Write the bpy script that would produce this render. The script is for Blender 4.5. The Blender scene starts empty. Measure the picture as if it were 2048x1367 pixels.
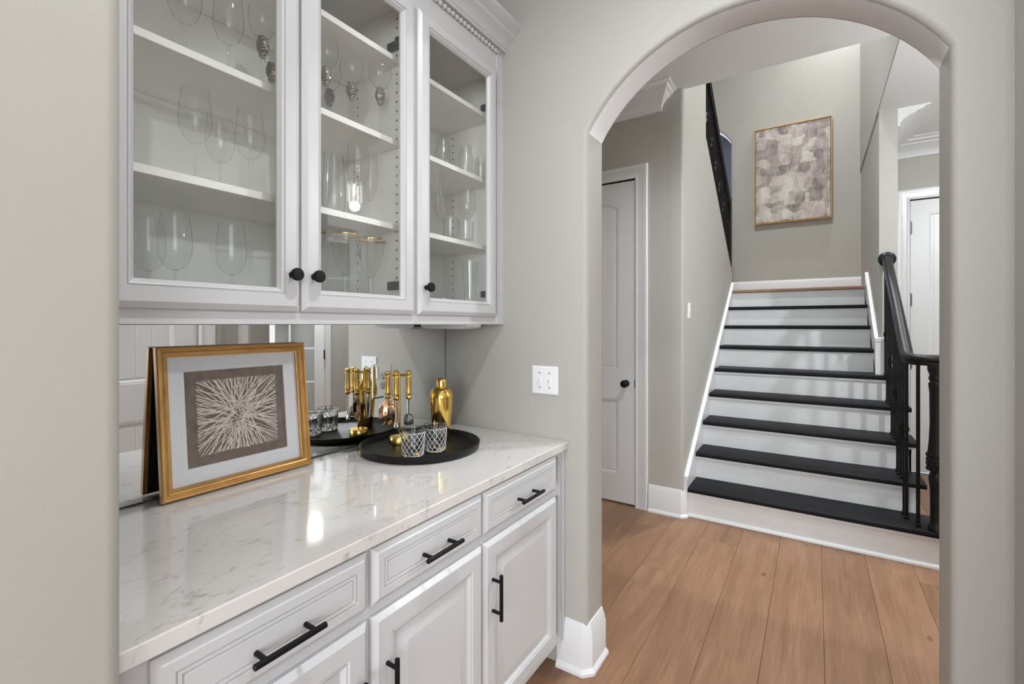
import bpy, bmesh, math, random
from mathutils import Vector, Matrix
random.seed(7)
S = bpy.context.scene
COL = S.collection
PI = math.pi

# ------------------------------------------------------------------ camera, world, exposure
CAM_H = 1.375
cam = bpy.data.cameras.new('camera')
cam.sensor_fit = 'HORIZONTAL'
cam.sensor_width = 36.0
cam.lens = 36.0 * 935.0 / 2048.0
cam.shift_y = -35.5 / 2048.0
cam.clip_start = 0.02
cam_o = bpy.data.objects.new('camera', cam)
COL.objects.link(cam_o)
cam_o.location = (0, 0, CAM_H)
cam_o.rotation_euler = (PI / 2, 0, math.atan2(606, 935))
S.camera = cam_o

w = bpy.data.worlds.new('world')
S.world = w
w.use_nodes = True
w.node_tree.nodes['Background'].inputs[0].default_value = (0.85, 0.92, 1.0, 1)
w.node_tree.nodes['Background'].inputs[1].default_value = 1.0

S.view_settings.view_transform = 'Standard'
S.view_settings.look = 'None'
S.view_settings.gamma = 1.0
S.view_settings.use_curve_mapping = False
S.view_settings.exposure = -0.12
cy = S.cycles
cy.max_bounces = 10
cy.diffuse_bounces = 5
cy.glossy_bounces = 6
cy.transmission_bounces = 10
cy.transparent_max_bounces = 32
cy.caustics_reflective = False
cy.caustics_refractive = False
cy.sample_clamp_indirect = 6.0
cy.use_denoising = True

def area_light(name, loc, rot, sx, sy, power, color=(1, 1, 1)):
    l = bpy.data.lights.new(name, 'AREA')
    l.shape = 'RECTANGLE'; l.size = sx; l.size_y = sy
    l.energy = power; l.color = color
    o = bpy.data.objects.new(name, l); COL.objects.link(o)
    o.location = loc; o.rotation_euler = rot
    return o
# added fill lamps: the kitchen behind the camera, the hall's side room
# and the upper room; their daylight windows are assumed
area_light('added_kitchen_fill', (0.85, -5.3, 1.75), (-PI / 2, 0, PI), 4.9, 2.3, 400, (0.89, 0.95, 1.0))
area_light('added_kitchen_side_fill', (3.9, -2.0, 1.75), (0, PI / 2, 0), 2.2, 3.6, 64, (0.93, 0.97, 1.0))  # second added lamp, lights the frame and wall under the cabinets
area_light('added_side_room_fill', (4.1, 3.2, 1.7), (0, PI / 2, 0), 1.8, 1.8, 9, (0.96, 0.98, 1.0))
area_light('added_upper_room_fill', (-1.9, 7.75, 3.7), (PI / 2, 0, PI), 0.9, 1.2, 30, (0.80, 0.86, 1.0))  # added lamp that brightens the room behind the upper arch

# ------------------------------------------------------------------ materials
def new_mat(name):
    m = bpy.data.materials.new(name); m.use_nodes = True
    nt = m.node_tree
    return m, nt, nt.nodes['Principled BSDF']
def link(nt, a, b): nt.links.new(a, b)
def node(nt, t, **kw):
    n = nt.nodes.new(t)
    for k, v in kw.items():
        setattr(n, k, v)
    return n
def ramp(nt, fac, stops):
    r = node(nt, 'ShaderNodeValToRGB')
    el = r.color_ramp.elements
    while len(el) < len(stops): el.new(0.5)
    for e, (p, c) in zip(el, stops):
        e.position = p; e.color = (*c, 1) if len(c) == 3 else c
    link(nt, fac, r.inputs[0])
    return r.outputs[0]
def noise(nt, scale, detail=4, rough=0.5, vec=None, dist=0.0):
    n = node(nt, 'ShaderNodeTexNoise')
    n.inputs['Scale'].default_value = scale; n.inputs['Detail'].default_value = detail
    n.inputs['Roughness'].default_value = rough; n.inputs['Distortion'].default_value = dist
    if vec is not None: link(nt, vec, n.inputs['Vector'])
    return n.outputs['Fac']
def coords(nt, scale=(1, 1, 1), kind='Object', loc=(0, 0, 0)):
    tc = node(nt, 'ShaderNodeTexCoord'); mp = node(nt, 'ShaderNodeMapping')
    mp.inputs['Scale'].default_value = scale; mp.inputs['Location'].default_value = loc
    link(nt, tc.outputs[kind], mp.inputs['Vector'])
    return mp.outputs[0]
def bump(nt, h, strength, dist, bsdf):
    b = node(nt, 'ShaderNodeBump')
    b.inputs['Strength'].default_value = strength; b.inputs['Distance'].default_value = dist
    link(nt, h, b.inputs['Height']); link(nt, b.outputs[0], bsdf.inputs['Normal'])
def mat(name, col, rough=0.5, metal=0.0, spec=0.5, var=0.0, vscale=8.0, bmp=0.0, bscale=60.0, coat=0.0):
    m, nt, b = new_mat(name)
    b.inputs['Roughness'].default_value = rough; b.inputs['Metallic'].default_value = metal
    b.inputs['Specular IOR Level'].default_value = spec
    b.inputs['Coat Weight'].default_value = coat
    v = coords(nt)
    n = noise(nt, vscale, 3, 0.5, v)
    lo = tuple(max(0, c * (1 - var)) for c in col); hi = tuple(min(1, c * (1 + var)) for c in col)
    link(nt, ramp(nt, n, [(0.3, lo), (0.7, hi)]), b.inputs['Base Color'])
    if bmp > 0:
        bump(nt, noise(nt, bscale, 3, 0.6, v), bmp, 0.002, b)
    return m
M = {}
M['wall'] = mat('warm_grey_wall_paint', (0.440, 0.430, 0.392), 0.55, var=0.015, vscale=3, bmp=0.10, bscale=180)
M['ceil'] = mat('flat_white_ceiling_paint', (0.82, 0.82, 0.83), 0.8, var=0.01, bmp=0.08, bscale=150)
M['white'] = mat('satin_white_trim_paint', (0.74, 0.745, 0.755), 0.30, var=0.012, vscale=5, bmp=0.02, bscale=40)
M['cab'] = mat('satin_white_cabinet_paint', (0.60, 0.605, 0.615), 0.32, var=0.01, vscale=5, bmp=0.02, bscale=30)
M['cabin'] = mat('off_white_cabinet_interior', (0.83, 0.82, 0.785), 0.5, var=0.012, vscale=4)
M['shelf_edge'] = mat('ivory_shelf_paint', (0.86, 0.85, 0.82), 0.4, var=0.01)
M['riser'] = mat('white_riser_paint', (0.71, 0.71, 0.715), 0.38, var=0.03, vscale=6, bmp=0.05, bscale=20)
M['black'] = mat('matte_black_metal', (0.006, 0.006, 0.007), 0.42, metal=0.0, spec=0.18, var=0.1, vscale=20)
M['iron'] = mat('black_wrought_iron', (0.006, 0.006, 0.006), 0.42, spec=0.15, var=0.2, vscale=20, bmp=0.15, bscale=40)
M['rail'] = mat('black_lacquered_wood', (0.008, 0.008, 0.009), 0.38, spec=0.3, var=0.3, vscale=14, bmp=0.08, bscale=30, coat=0.0)
M['tray'] = mat('matte_black_tray', (0.010, 0.0095, 0.010), 0.40, spec=0.22, var=0.2, vscale=10, bmp=0.04, bscale=60)
M['backing'] = mat('black_frame_backing', (0.006, 0.006, 0.006), 0.7, var=0.1)
M['hole'] = mat('dark_peg_hole', (0.05, 0.048, 0.045), 0.7, var=0.1)
M['gold'] = mat('polished_gold', (0.86, 0.58, 0.15), 0.10, metal=1.0, var=0.04, vscale=6)
M['rosegold'] = mat('copper_gold_strainer', (0.72, 0.48, 0.30), 0.15, metal=1.0, var=0.06)
M['brushed'] = mat('brushed_gold', (0.80, 0.56, 0.17), 0.26, metal=1.0, var=0.05, vscale=30)
M['steel'] = mat('polished_steel', (0.62, 0.61, 0.60), 0.14, metal=1.0, var=0.03)
M['pewter'] = mat('antiqued_silver_lattice', (0.42, 0.38, 0.35), 0.30, metal=0.9, var=0.3, vscale=60)
def lattice_mat():
    m, nt, b = new_mat('antiqued_silver_lattice')
    v = coords(nt)
    wv = []
    for sg in (-1, 1):
        mp = node(nt, 'ShaderNodeMapping'); mp.inputs['Rotation'].default_value = (0.0, sg * 0.8, sg * 0.6)
        link(nt, v, mp.inputs['Vector'])
        w_ = node(nt, 'ShaderNodeTexWave'); w_.inputs['Scale'].default_value = 95.0; w_.bands_direction = 'Z'
        link(nt, mp.outputs[0], w_.inputs['Vector']); wv.append(w_.outputs['Fac'])
    mx = node(nt, 'ShaderNodeMath', operation='MAXIMUM'); link(nt, wv[0], mx.inputs[0]); link(nt, wv[1], mx.inputs[1])
    link(nt, ramp(nt, mx.outputs[0], [(0.62, (0.035, 0.028, 0.025)), (0.86, (0.62, 0.57, 0.53))]), b.inputs['Base Color'])
    b.inputs['Metallic'].default_value = 0.6; b.inputs['Roughness'].default_value = 0.35
    return m
M['pewter'] = lattice_mat()
M['hinge'] = mat('grey_hinge_metal', (0.16, 0.155, 0.15), 0.38, metal=0.7, var=0.1)
M['matboard'] = mat('white_mat_board', (0.78, 0.79, 0.81), 0.75, var=0.008, vscale=3, bmp=0.05, bscale=300)
M['linen'] = mat('taupe_linen_backing', (0.185, 0.140, 0.115), 0.85, var=0.18, vscale=40, bmp=0.3, bscale=400)
M['stick'] = mat('bleached_bark_sticks', (0.72, 0.65, 0.58), 0.65, var=0.10, vscale=60, bmp=0.3, bscale=120)
M['plate'] = mat('white_plastic_plate', (0.86, 0.86, 0.87), 0.35, var=0.005)
M['rec'] = mat('ivory_receptacle', (0.90, 0.88, 0.84), 0.4, var=0.01)
M['slot'] = mat('dark_slot', (0.03, 0.03, 0.03), 0.7)
M['landing_wood'] = mat('brown_stained_wood', (0.30, 0.165, 0.10), 0.4, var=0.15, vscale=12)
M['paper'] = mat('white_card', (0.80, 0.80, 0.80), 0.7, var=0.01)
M['lavender'] = mat('cool_grey_upstairs_paint', (0.36, 0.37, 0.42), 0.7, var=0.02)
M['kitchen'] = mat('pale_kitchen_paint', (0.70, 0.69, 0.67), 0.7, var=0.01)

def quartz():
    m, nt, b = new_mat('veined_white_quartz')
    v = coords(nt, (3.0, 1.6, 1))
    n1 = noise(nt, 2.2, 10, 0.62, v, 1.2)
    n2 = noise(nt, 9.0, 8, 0.7, v, 0.8)
    n3 = noise(nt, 0.9, 3, 0.5, v)
    base = ramp(nt, n3, [(0.3, (0.66, 0.635, 0.615)), (0.7, (0.74, 0.725, 0.71))])
    vein = ramp(nt, n1, [(0.478, (0, 0, 0)), (0.497, (1, 1, 1)), (0.503, (1, 1, 1)), (0.52, (0, 0, 0))])
    mask = ramp(nt, n2, [(0.46, (0, 0, 0)), (0.62, (0.75, 0.75, 0.75))])
    mu = node(nt, 'ShaderNodeMath', operation='MULTIPLY')
    link(nt, vein, mu.inputs[0]); link(nt, mask, mu.inputs[1])
    mx = node(nt, 'ShaderNodeMix', data_type='RGBA')
    link(nt, mu.outputs[0], mx.inputs[0]); link(nt, base, mx.inputs[6])
    mx.inputs[7].default_value = (0.36, 0.33, 0.31, 1)
    link(nt, mx.outputs[2], b.inputs['Base Color'])
    b.inputs['Roughness'].default_value = 0.07
    b.inputs['Specular IOR Level'].default_value = 0.5
    return m
M['quartz'] = quartz()

def oak():
    m, nt, b = new_mat('light_oak_plank')
    oi = node(nt, 'ShaderNodeObjectInfo')
    tc = node(nt, 'ShaderNodeTexCoord')
    add = node(nt, 'ShaderNodeVectorMath', operation='ADD')
    sc = node(nt, 'ShaderNodeVectorMath', operation='SCALE'); sc.inputs[3].default_value = 37.0
    cmb = node(nt, 'ShaderNodeCombineXYZ')
    for i in range(3): link(nt, oi.outputs['Random'], cmb.inputs[i])
    link(nt, cmb.outputs[0], sc.inputs[0])
    link(nt, tc.outputs['Object'], add.inputs[0]); link(nt, sc.outputs[0], add.inputs[1])
    mp = node(nt, 'ShaderNodeMapping'); mp.inputs['Scale'].default_value = (9, 0.9, 1)
    link(nt, add.outputs[0], mp.inputs['Vector'])
    mp2 = node(nt, 'ShaderNodeMapping'); mp2.inputs['Scale'].default_value = (120, 5, 1)
    link(nt, add.outputs[0], mp2.inputs['Vector'])
    g1 = noise(nt, 1.0, 6, 0.55, mp.outputs[0], 1.6)
    g2 = noise(nt, 1.0, 3, 0.6, mp2.outputs[0], 0.2)
    c1 = ramp(nt, g1, [(0.25, (0.205, 0.107, 0.058)), (0.5, (0.275, 0.150, 0.084)), (0.75, (0.335, 0.190, 0.110))])
    c2 = ramp(nt, g2, [(0.3, (0.80, 0.78, 0.76)), (0.7, (1.08, 1.08, 1.08))])
    mul = node(nt, 'ShaderNodeMix', data_type='RGBA', blend_type='MULTIPLY'); mul.inputs[0].default_value = 1.0
    link(nt, c1, mul.inputs[6]); link(nt, c2, mul.inputs[7])
    tint = ramp(nt, oi.outputs['Random'], [(0.0, (0.80, 0.79, 0.78)), (0.5, (0.97, 0.96, 0.94)), (1.0, (1.08, 1.08, 1.08))])
    mul2 = node(nt, 'ShaderNodeMix', data_type='RGBA', blend_type='MULTIPLY'); mul2.inputs[0].default_value = 1.0
    link(nt, mul.outputs[2], mul2.inputs[6]); link(nt, tint, mul2.inputs[7])
    # knots
    mp3 = node(nt, 'ShaderNodeMapping'); mp3.inputs['Scale'].default_value = (5.0, 2.3, 1)
    link(nt, add.outputs[0], mp3.inputs['Vector'])
    vo = node(nt, 'ShaderNodeTexVoronoi'); vo.inputs['Scale'].default_value = 1.0
    link(nt, mp3.outputs[0], vo.inputs['Vector'])
    k = ramp(nt, vo.outputs['Distance'], [(0.025, (0.30, 0.24, 0.20)), (0.075, (1, 1, 1))])
    mul3 = node(nt, 'ShaderNodeMix', data_type='RGBA', blend_type='MULTIPLY'); mul3.inputs[0].default_value = 0.8
    link(nt, mul2.outputs[2], mul3.inputs[6]); link(nt, k, mul3.inputs[7])
    link(nt, mul3.outputs[2], b.inputs['Base Color'])
    b.inputs['Roughness'].default_value = 0.42
    bump(nt, g2, 0.08, 0.001, b)
    return m
M['oak'] = oak()

def tread_black():
    m, nt, b = new_mat('black_stained_oak_tread')
    v = coords(nt, (3, 40, 40))
    g = noise(nt, 1.5, 5, 0.6, v, 0.4)
    link(nt, ramp(nt, g, [(0.3, (0.007, 0.007, 0.008)), (0.75, (0.015, 0.015, 0.0165))]), b.inputs['Base Color'])
    b.inputs['Roughness'].default_value = 0.45
    b.inputs['Specular IOR Level'].default_value = 0.10
    bump(nt, g, 0.15, 0.002, b)
    return m
M['tread'] = tread_black()

def goldwood(name='gold_stained_wood_frame', sc=(30, 3, 30)):
    m, nt, b = new_mat(name)
    v = coords(nt, (60, 60, 60))
    v2 = coords(nt, sc)
    g = noise(nt, 3.0, 5, 0.6, v2, 0.5)
    link(nt, ramp(nt, g, [(0.3, (0.46, 0.235, 0.060)), (0.7, (0.74, 0.440, 0.150))]), b.inputs['Base Color'])
    b.inputs['Roughness'].default_value = 0.30; b.inputs['Metallic'].default_value = 0.35
    bump(nt, g, 0.15, 0.001, b)
    return m
M['goldwood'] = goldwood()
M['goldwood_v'] = goldwood('gold_stained_wood_upright', (30, 30, 3))

def painting():
    m, nt, b = new_mat('abstract_beige_brushwork')
    v = coords(nt, (1, 1, 1))
    n0 = noise(nt, 2.2, 3, 0.5, v, 0.4)
    vo = node(nt, 'ShaderNodeTexVoronoi', distance='CHEBYCHEV'); vo.inputs['Scale'].default_value = 9.0
    vo.inputs['Randomness'].default_value = 0.8
    link(nt, v, vo.inputs['Vector'])
    sep = node(nt, 'ShaderNodeSeparateColor'); link(nt, vo.outputs['Color'], sep.inputs[0])
    n1 = noise(nt, 7.0, 12, 0.74, v, 0.6)
    vd = node(nt, 'ShaderNodeMapping'); vd.inputs['Rotation'].default_value = (0, 0.8, 0); vd.inputs['Scale'].default_value = (30, 1, 5)
    tc = node(nt, 'ShaderNodeTexCoord'); link(nt, tc.outputs['Object'], vd.inputs['Vector'])
    n2 = noise(nt, 1.2, 6, 0.7, vd.outputs[0], 0.6)
    a = node(nt, 'ShaderNodeMath', operation='MULTIPLY_ADD')
    link(nt, n0, a.inputs[0]); a.inputs[1].default_value = 0.38
    a2 = node(nt, 'ShaderNodeMath', operation='MULTIPLY'); link(nt, sep.outputs[0], a2.inputs[0]); a2.inputs[1].default_value = 0.30
    link(nt, a2.outputs[0], a.inputs[2])
    s1 = node(nt, 'ShaderNodeMath', operation='MULTIPLY_ADD'); link(nt, n1, s1.inputs[0]); s1.inputs[1].default_value = 0.85
    link(nt, a.outputs[0], s1.inputs[2])
    s2 = node(nt, 'ShaderNodeMath', operation='MULTIPLY_ADD'); link(nt, n2, s2.inputs[0]); s2.inputs[1].default_value = 0.36
    link(nt, s1.outputs[0], s2.inputs[2])
    sc_ = node(nt, 'ShaderNodeMath', operation='MULTIPLY'); link(nt, s2.outputs[0], sc_.inputs[0]); sc_.inputs[1].default_value = 0.75
    c = ramp(nt, sc_.outputs[0], [(0.54, (0.20, 0.168, 0.170)), (0.65, (0.36, 0.31, 0.29)), (0.74, (0.50, 0.44, 0.395)), (0.86, (0.68, 0.635, 0.59))])
    link(nt, c, b.inputs['Base Color']); b.inputs['Roughness'].default_value = 0.7
    bump(nt, n1, 0.4, 0.004, b)
    return m
M['painting'] = painting()

def thin_glass(name, tint, base_refl, edge_refl, rough=0.0, edge_dark=0.0):
    m, nt, b = new_mat(name)
    out = nt.nodes['Material Output']; nt.nodes.remove(b)
    tr = node(nt, 'ShaderNodeBsdfTransparent'); gl = node(nt, 'ShaderNodeBsdfGlossy')
    gl.inputs['Roughness'].default_value = rough
    gl.inputs['Color'].default_value = (1, 1, 1, 1)
    lw = node(nt, 'ShaderNodeLayerWeight'); lw.inputs[0].default_value = 0.35
    f = ramp(nt, lw.outputs['Facing'], [(0.0, (base_refl,) * 3), (0.55, (base_refl * 1.6,) * 3), (0.85, (edge_refl * 0.4,) * 3), (1.0, (edge_refl,) * 3)])
    tcol = ramp(nt, lw.outputs['Facing'], [(0.0, tint), (0.55, tint), (0.9, tuple(c * (1 - edge_dark) for c in tint)), (1.0, tuple(c * (1 - edge_dark) for c in tint))])
    link(nt, tcol, tr.inputs[0])
    mx = node(nt, 'ShaderNodeMixShader')
    link(nt, f, mx.inputs[0]); link(nt, tr.outputs[0], mx.inputs[1]); link(nt, gl.outputs[0], mx.inputs[2])
    link(nt, mx.outputs[0], out.inputs['Surface'])
    return m
M['pane'] = thin_glass('clear_cabinet_glass', (0.975, 0.98, 0.975), 0.022, 0.30)
M['stem'] = thin_glass('clear_stemware_glass', (0.975, 0.98, 0.975), 0.045, 0.80, 0.03, 0.50)
M['glazing'] = thin_glass('picture_glazing', (0.99, 0.99, 0.99), 0.010, 0.2)
def crystal():
    m, nt, b = new_mat('cut_crystal')
    b.inputs['Base Color'].default_value = (0.97, 0.98, 0.98, 1)
    b.inputs['Roughness'].default_value = 0.02; b.inputs['IOR'].default_value = 1.5
    b.inputs['Transmission Weight'].default_value = 1.0
    return m
M['crystal'] = crystal()
M['cut_glint'] = mat('painted_cut_glints', (0.86, 0.88, 0.88), 0.15, spec=0.8, var=0.02)  # pale colour stands in for reflections off the crystal's cut edges
def mirror_mat():
    m, nt, b = new_mat('silvered_mirror')
    b.inputs['Base Color'].default_value = (0.88, 0.89, 0.885, 1)
    b.inputs['Metallic'].default_value = 1.0; b.inputs['Roughness'].default_value = 0.0
    return m
M['mirror'] = mirror_mat()
def emit(name, col, s):
    m, nt, b = new_mat(name)
    b.inputs['Base Color'].default_value = (*col, 1)
    b.inputs['Emission Color'].default_value = (*col, 1); b.inputs['Emission Strength'].default_value = s
    return m
M['lamp'] = emit('lit_lamp_lens', (1.0, 0.96, 0.90), 14.0)
M['litglass'] = emit('lit_fluted_glass', (1.0, 0.98, 0.95), 6.0)
M['bulb'] = emit('lit_bulb', (1.0, 0.97, 0.92), 40.0)

# ------------------------------------------------------------------ mesh helpers
class MB:
    def __init__(s): s.v = []; s.f = []
    def box(s, x0, x1, y0, y1, z0, z1):
        n = len(s.v)
        s.v += [(x0, y0, z0), (x1, y0, z0), (x1, y1, z0), (x0, y1, z0), (x0, y0, z1), (x1, y0, z1), (x1, y1, z1), (x0, y1, z1)]
        s.f += [tuple(n + i for i in q) for q in ((0, 3, 2, 1), (4, 5, 6, 7), (0, 1, 5, 4), (1, 2, 6, 5), (2, 3, 7, 6), (3, 0, 4, 7))]
        return s
    def cbox(s, x0, x1, y0, y1, z0, z1, c=0.002):
        # box with all edges chamfered
        X = (x0, x1); Y = (y0, y1); Z = (z0, z1)
        n = len(s.v); idx = {}
        for i in (0, 1):
            for j in (0, 1):
                for k in (0, 1):
                    sx = c if i == 0 else -c; sy = c if j == 0 else -c; sz = c if k == 0 else -c
                    for a, p in (('x', (X[i], Y[j] + sy, Z[k] + sz)), ('y', (X[i] + sx, Y[j], Z[k] + sz)), ('z', (X[i] + sx, Y[j] + sy, Z[k]))):
                        idx[(i, j, k, a)] = len(s.v); s.v.append(p)
        g = idx
        for i in (0, 1):
            s.f.append(tuple(g[(i, j, k, 'x')] for j, k in ((0, 0), (1, 0), (1, 1), (0, 1))))
            s.f.append(tuple(g[(j, i, k, 'y')] for j, k in ((0, 0), (1, 0), (1, 1), (0, 1))))
            s.f.append(tuple(g[(j, k, i, 'z')] for j, k in ((0, 0), (1, 0), (1, 1), (0, 1))))
        for i in (0, 1):
            for j in (0, 1):
                s.f.append((g[(i, j, 0, 'x')], g[(i, j, 1, 'x')], g[(i, j, 1, 'y')], g[(i, j, 0, 'y')]))
                s.f.append((g[(i, 0, j, 'x')], g[(i, 1, j, 'x')], g[(i, 1, j, 'z')], g[(i, 0, j, 'z')]))
                s.f.append((g[(0, i, j, 'y')], g[(1, i, j, 'y')], g[(1, i, j, 'z')], g[(0, i, j, 'z')]))
                for k in (0, 1):
                    s.f.append((g[(i, j, k, 'x')], g[(i, j, k, 'y')], g[(i, j, k, 'z')]))
        return s
    def lathe(s, prof, n=24, c=(0, 0, 0), cap0=True, cap1=True, mtx=None, sx=1.0, sy=1.0):
        b = len(s.v)
        for r, z in prof:
            for i in range(n):
                a = 2 * PI * i / n
                p = Vector((sx * r * math.cos(a), sy * r * math.sin(a), z))
                if mtx is not None: p = mtx @ p
                s.v.append((p.x + c[0], p.y + c[1], p.z + c[2]))
        m = len(prof)
        for j in range(m - 1):
            for i in range(n):
                i2 = (i + 1) % n
                s.f.append((b + j * n + i, b + j * n + i2, b + (j + 1) * n + i2, b + (j + 1) * n + i))
        if cap0: s.f.append(tuple(b + i for i in range(n))[::-1])
        if cap1: s.f.append(tuple(b + (m - 1) * n + i for i in range(n)))
        return s
    def tube(s, pts, r, n=10, up=Vector((0, 0, 1)), cap=True):
        pts = [Vector(p) for p in pts]
        rr = r if isinstance(r, (list, tuple)) else [r] * len(pts)
        b = len(s.v)
        for k, p in enumerate(pts):
            t = (pts[min(k + 1, len(pts) - 1)] - pts[max(k - 1, 0)]).normalized()
            u = up if abs(t.dot(up)) < 0.98 else Vector((1, 0, 0))
            a1 = t.cross(u).normalized(); a2 = a1.cross(t)
            for i in range(n):
                a = 2 * PI * i / n
                q = p + a1 * (rr[k] * math.cos(a)) + a2 * (rr[k] * math.sin(a))
                s.v.append(tuple(q))
        for j in range(len(pts) - 1):
            for i in range(n):
                i2 = (i + 1) % n
                s.f.append((b + j * n + i, b + j * n + i2, b + (j + 1) * n + i2, b + (j + 1) * n + i))
        if cap:
            s.f.append(tuple(b + i for i in range(n))[::-1])
            s.f.append(tuple(b + (len(pts) - 1) * n + i for i in range(n)))
        return s
    def sweep(s, pts, prof, cap=True):
        # prof: closed loop of (side, up) swept along pts in (mostly) horizontal/sloped runs
        pts = [Vector(p) for p in pts]; n = len(prof); b = len(s.v)
        for k, p in enumerate(pts):
            d0 = (pts[k] - pts[k - 1]).normalized() if k > 0 else None
            d1 = (pts[k + 1] - pts[k]).normalized() if k < len(pts) - 1 else None
            t = ((d0 or d1) + (d1 or d0)).normalized()
            side = t.cross(Vector((0, 0, 1))).normalized()
            upv = side.cross(t).normalized()
            for (a, h) in prof:
                s.v.append(tuple(p + side * a + upv * h))
        for j in range(len(pts) - 1):
            for i in range(n):
                i2 = (i + 1) % n
                s.f.append((b + j * n + i, b + j * n + i2, b + (j + 1) * n + i2, b + (j + 1) * n + i))
        if cap:
            s.f.append(tuple(b + i for i in range(n))[::-1]); s.f.append(tuple(b + (len(pts) - 1) * n + i for i in range(n)))
        return s
    def ring(s, u0, u1, v0, v1, prof, P, cap_in=False, cap_out=False, open_bottom=False):
        # mitred rectangular moulding: prof = [(inset, out)], P(u, v, n) -> xyz
        b = len(s.v); m = len(prof)
        for d, n in prof:
            vb = v0 if open_bottom else v0 + d
            for (u, v) in ((u0 + d, vb), (u1 - d, vb), (u1 - d, v1 - d), (u0 + d, v1 - d)):
                s.v.append(P(u, v, n))
        for j in range(m - 1):
            for i in range(4):
                if open_bottom and i == 0: continue
                i2 = (i + 1) % 4
                s.f.append((b + j * 4 + i, b + j * 4 + i2, b + (j + 1) * 4 + i2, b + (j + 1) * 4 + i))
        if cap_in: s.f.append(tuple(b + (m - 1) * 4 + i for i in range(4)))
        if cap_out: s.f.append(tuple(b + i for i in range(4))[::-1])
        return s
    def prism(s, poly, a0, a1, P):
        # poly in (u, v), extruded along third axis from a0 to a1
        n = len(poly); b = len(s.v)
        for a in (a0, a1):
            for u, v in poly: s.v.append(P(u, v, a))
        s.f.append(tuple(b + i for i in range(n))[::-1]); s.f.append(tuple(b + n + i for i in range(n)))
        for i in range(n):
            i2 = (i + 1) % n
            s.f.append((b + i, b + i2, b + n + i2, b + n + i))
        return s
    def build(s, name, m, parent=None, loc=None, smooth=35, bevel=None):
        me = bpy.data.meshes.new(name)
        me.from_pydata(s.v, [], s.f); me.validate()
        bm = bmesh.new(); bm.from_mesh(me)
        bmesh.ops.recalc_face_normals(bm, faces=bm.faces)
        if bevel is not None:
            fn, off, seg = bevel
            ed = [e for e in bm.edges if fn(e.verts[0].co, e.verts[1].co)]
            bmesh.ops.bevel(bm, geom=ed, offset=off, segments=seg, affect='EDGES', profile=0.5, clamp_overlap=True)
        bm.to_mesh(me); bm.free()
        if smooth:
            for p in me.polygons: p.use_smooth = True
            me.set_sharp_from_angle(angle=math.radians(smooth))
        me.materials.append(M[m] if isinstance(m, str) else m)
        o = bpy.data.objects.new(name, me); COL.objects.link(o)
        if parent is not None: o.parent = parent
        if loc is not None: o.location = loc
        return o
PX_ = lambda u, v, n: (n, u, v)      # panel facing +X : u=Y v=Z n=X
PNX = lambda u, v, n: (-n, u, v)     # panel facing -X
PNY = lambda u, v, n: (u, -n, v)     # facing -Y
PZ_ = lambda u, v, n: (u, v, n)
def PXo(x): return lambda u, v, n: (x + n, u, v)
def PNXo(x): return lambda u, v, n: (x - n, u, v)
def PNYo(y): return lambda u, v, n: (u, y - n, v)

def thing(name, label, cat, loc=(0, 0, 0), rotz=0.0, group=None, kind=None):
    o = bpy.data.objects.new(name, None); COL.objects.link(o)
    o.empty_display_size = 0.05
    o.location = loc; o.rotation_euler = (0, 0, rotz)
    tag(o, label, cat, group, kind)
    return o
def tag(o, label=None, cat=None, group=None, kind=None):
    if label: o['label'] = label
    if cat: o['category'] = cat
    if group: o['group'] = group
    if kind: o['kind'] = kind
    return o
def struct(o, label=None):
    o['kind'] = 'structure'
    if label: o['label'] = label
    return o
def copy_tree(root, loc, label, parent=None):
    c = root.copy(); COL.objects.link(c)
    if loc is not None: c.location = loc
    if label: c['label'] = label
    if parent is not None: c.parent = parent
    for ch in root.children:
        copy_tree(ch, None, None, c)
    return c

# ------------------------------------------------------------------ dimensions
AW, AB = 1.70, 1.865            # arch wall front and back
MX = -1.478                     # mirror face
WX = -1.486                     # wall behind cabinets
CT = 0.906                      # counter top
UB = 1.375                      # underside of uppers
CEIL = 3.06
RX = 0.428                      # pantry right wall
DW = 3.45                       # hall door wall
SX = -0.785                     # stair left wall face
BW = 6.40                       # stair back wall
FW = 5.66                       # far door wall
HX = 2.2                        # hall right wall
PE = -0.35                      # end of the pantry on the left, kitchen behind
PR = 0.45                       # end of the pantry wall on the right
YL = 0.25                       # alcove left end
EW = 4.68                       # end of wall beside the upper stair

# ------------------------------------------------------------------ setting: walls, ceilings
def arch_poly(x0, x1, z1, cx, hw, zs, za, nseg=28, zb=0.0):
    r = (hw * hw + (za - zs) ** 2) / (2 * (za - zs)); cz = za - r
    a0 = math.atan2(zs - cz, hw)
    pts = [(x0, zb), (cx - hw, zb), (cx - hw, zs)]
    for i in range(1, nseg):
        a = (PI - a0) + (a0 - (PI - a0)) * i / nseg
        pts.append((cx + r * math.cos(a), cz + r * math.sin(a)))
    pts += [(cx + hw, zs), (cx + hw, zb), (x1, zb), (x1, z1), (x0, z1)]
    return pts
mb = MB().prism(arch_poly(-2.4, HX + 0.1, CEIL, -0.221, 0.529, 2.13, 2.435), AW, AB, lambda u, v, a: (u, a, v))
def arch_edge(a, b):
    on = lambda p: abs(p.y - AW) < 1e-4 or abs(p.y - AB) < 1e-4
    inside = lambda p: -0.7505 <= p.x <= 0.3085 and p.z < 2.6
    return on(a) and on(b) and abs(a.y - b.y) < 1e-5 and inside(a) and inside(b)
wa = struct(mb.build('wall_arch', 'wall', smooth=40, bevel=(arch_edge, 0.02, 4)))
wa.data.materials.append(M['ceil'])
for p in wa.data.polygons:      # the curved soffit of the arch is painted ceiling white
    if p.normal.y ** 2 < 0.02 and p.center.z > 2.13 and p.center.z < 2.6 and p.normal.z < -0.05: p.material_index = 1

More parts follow.
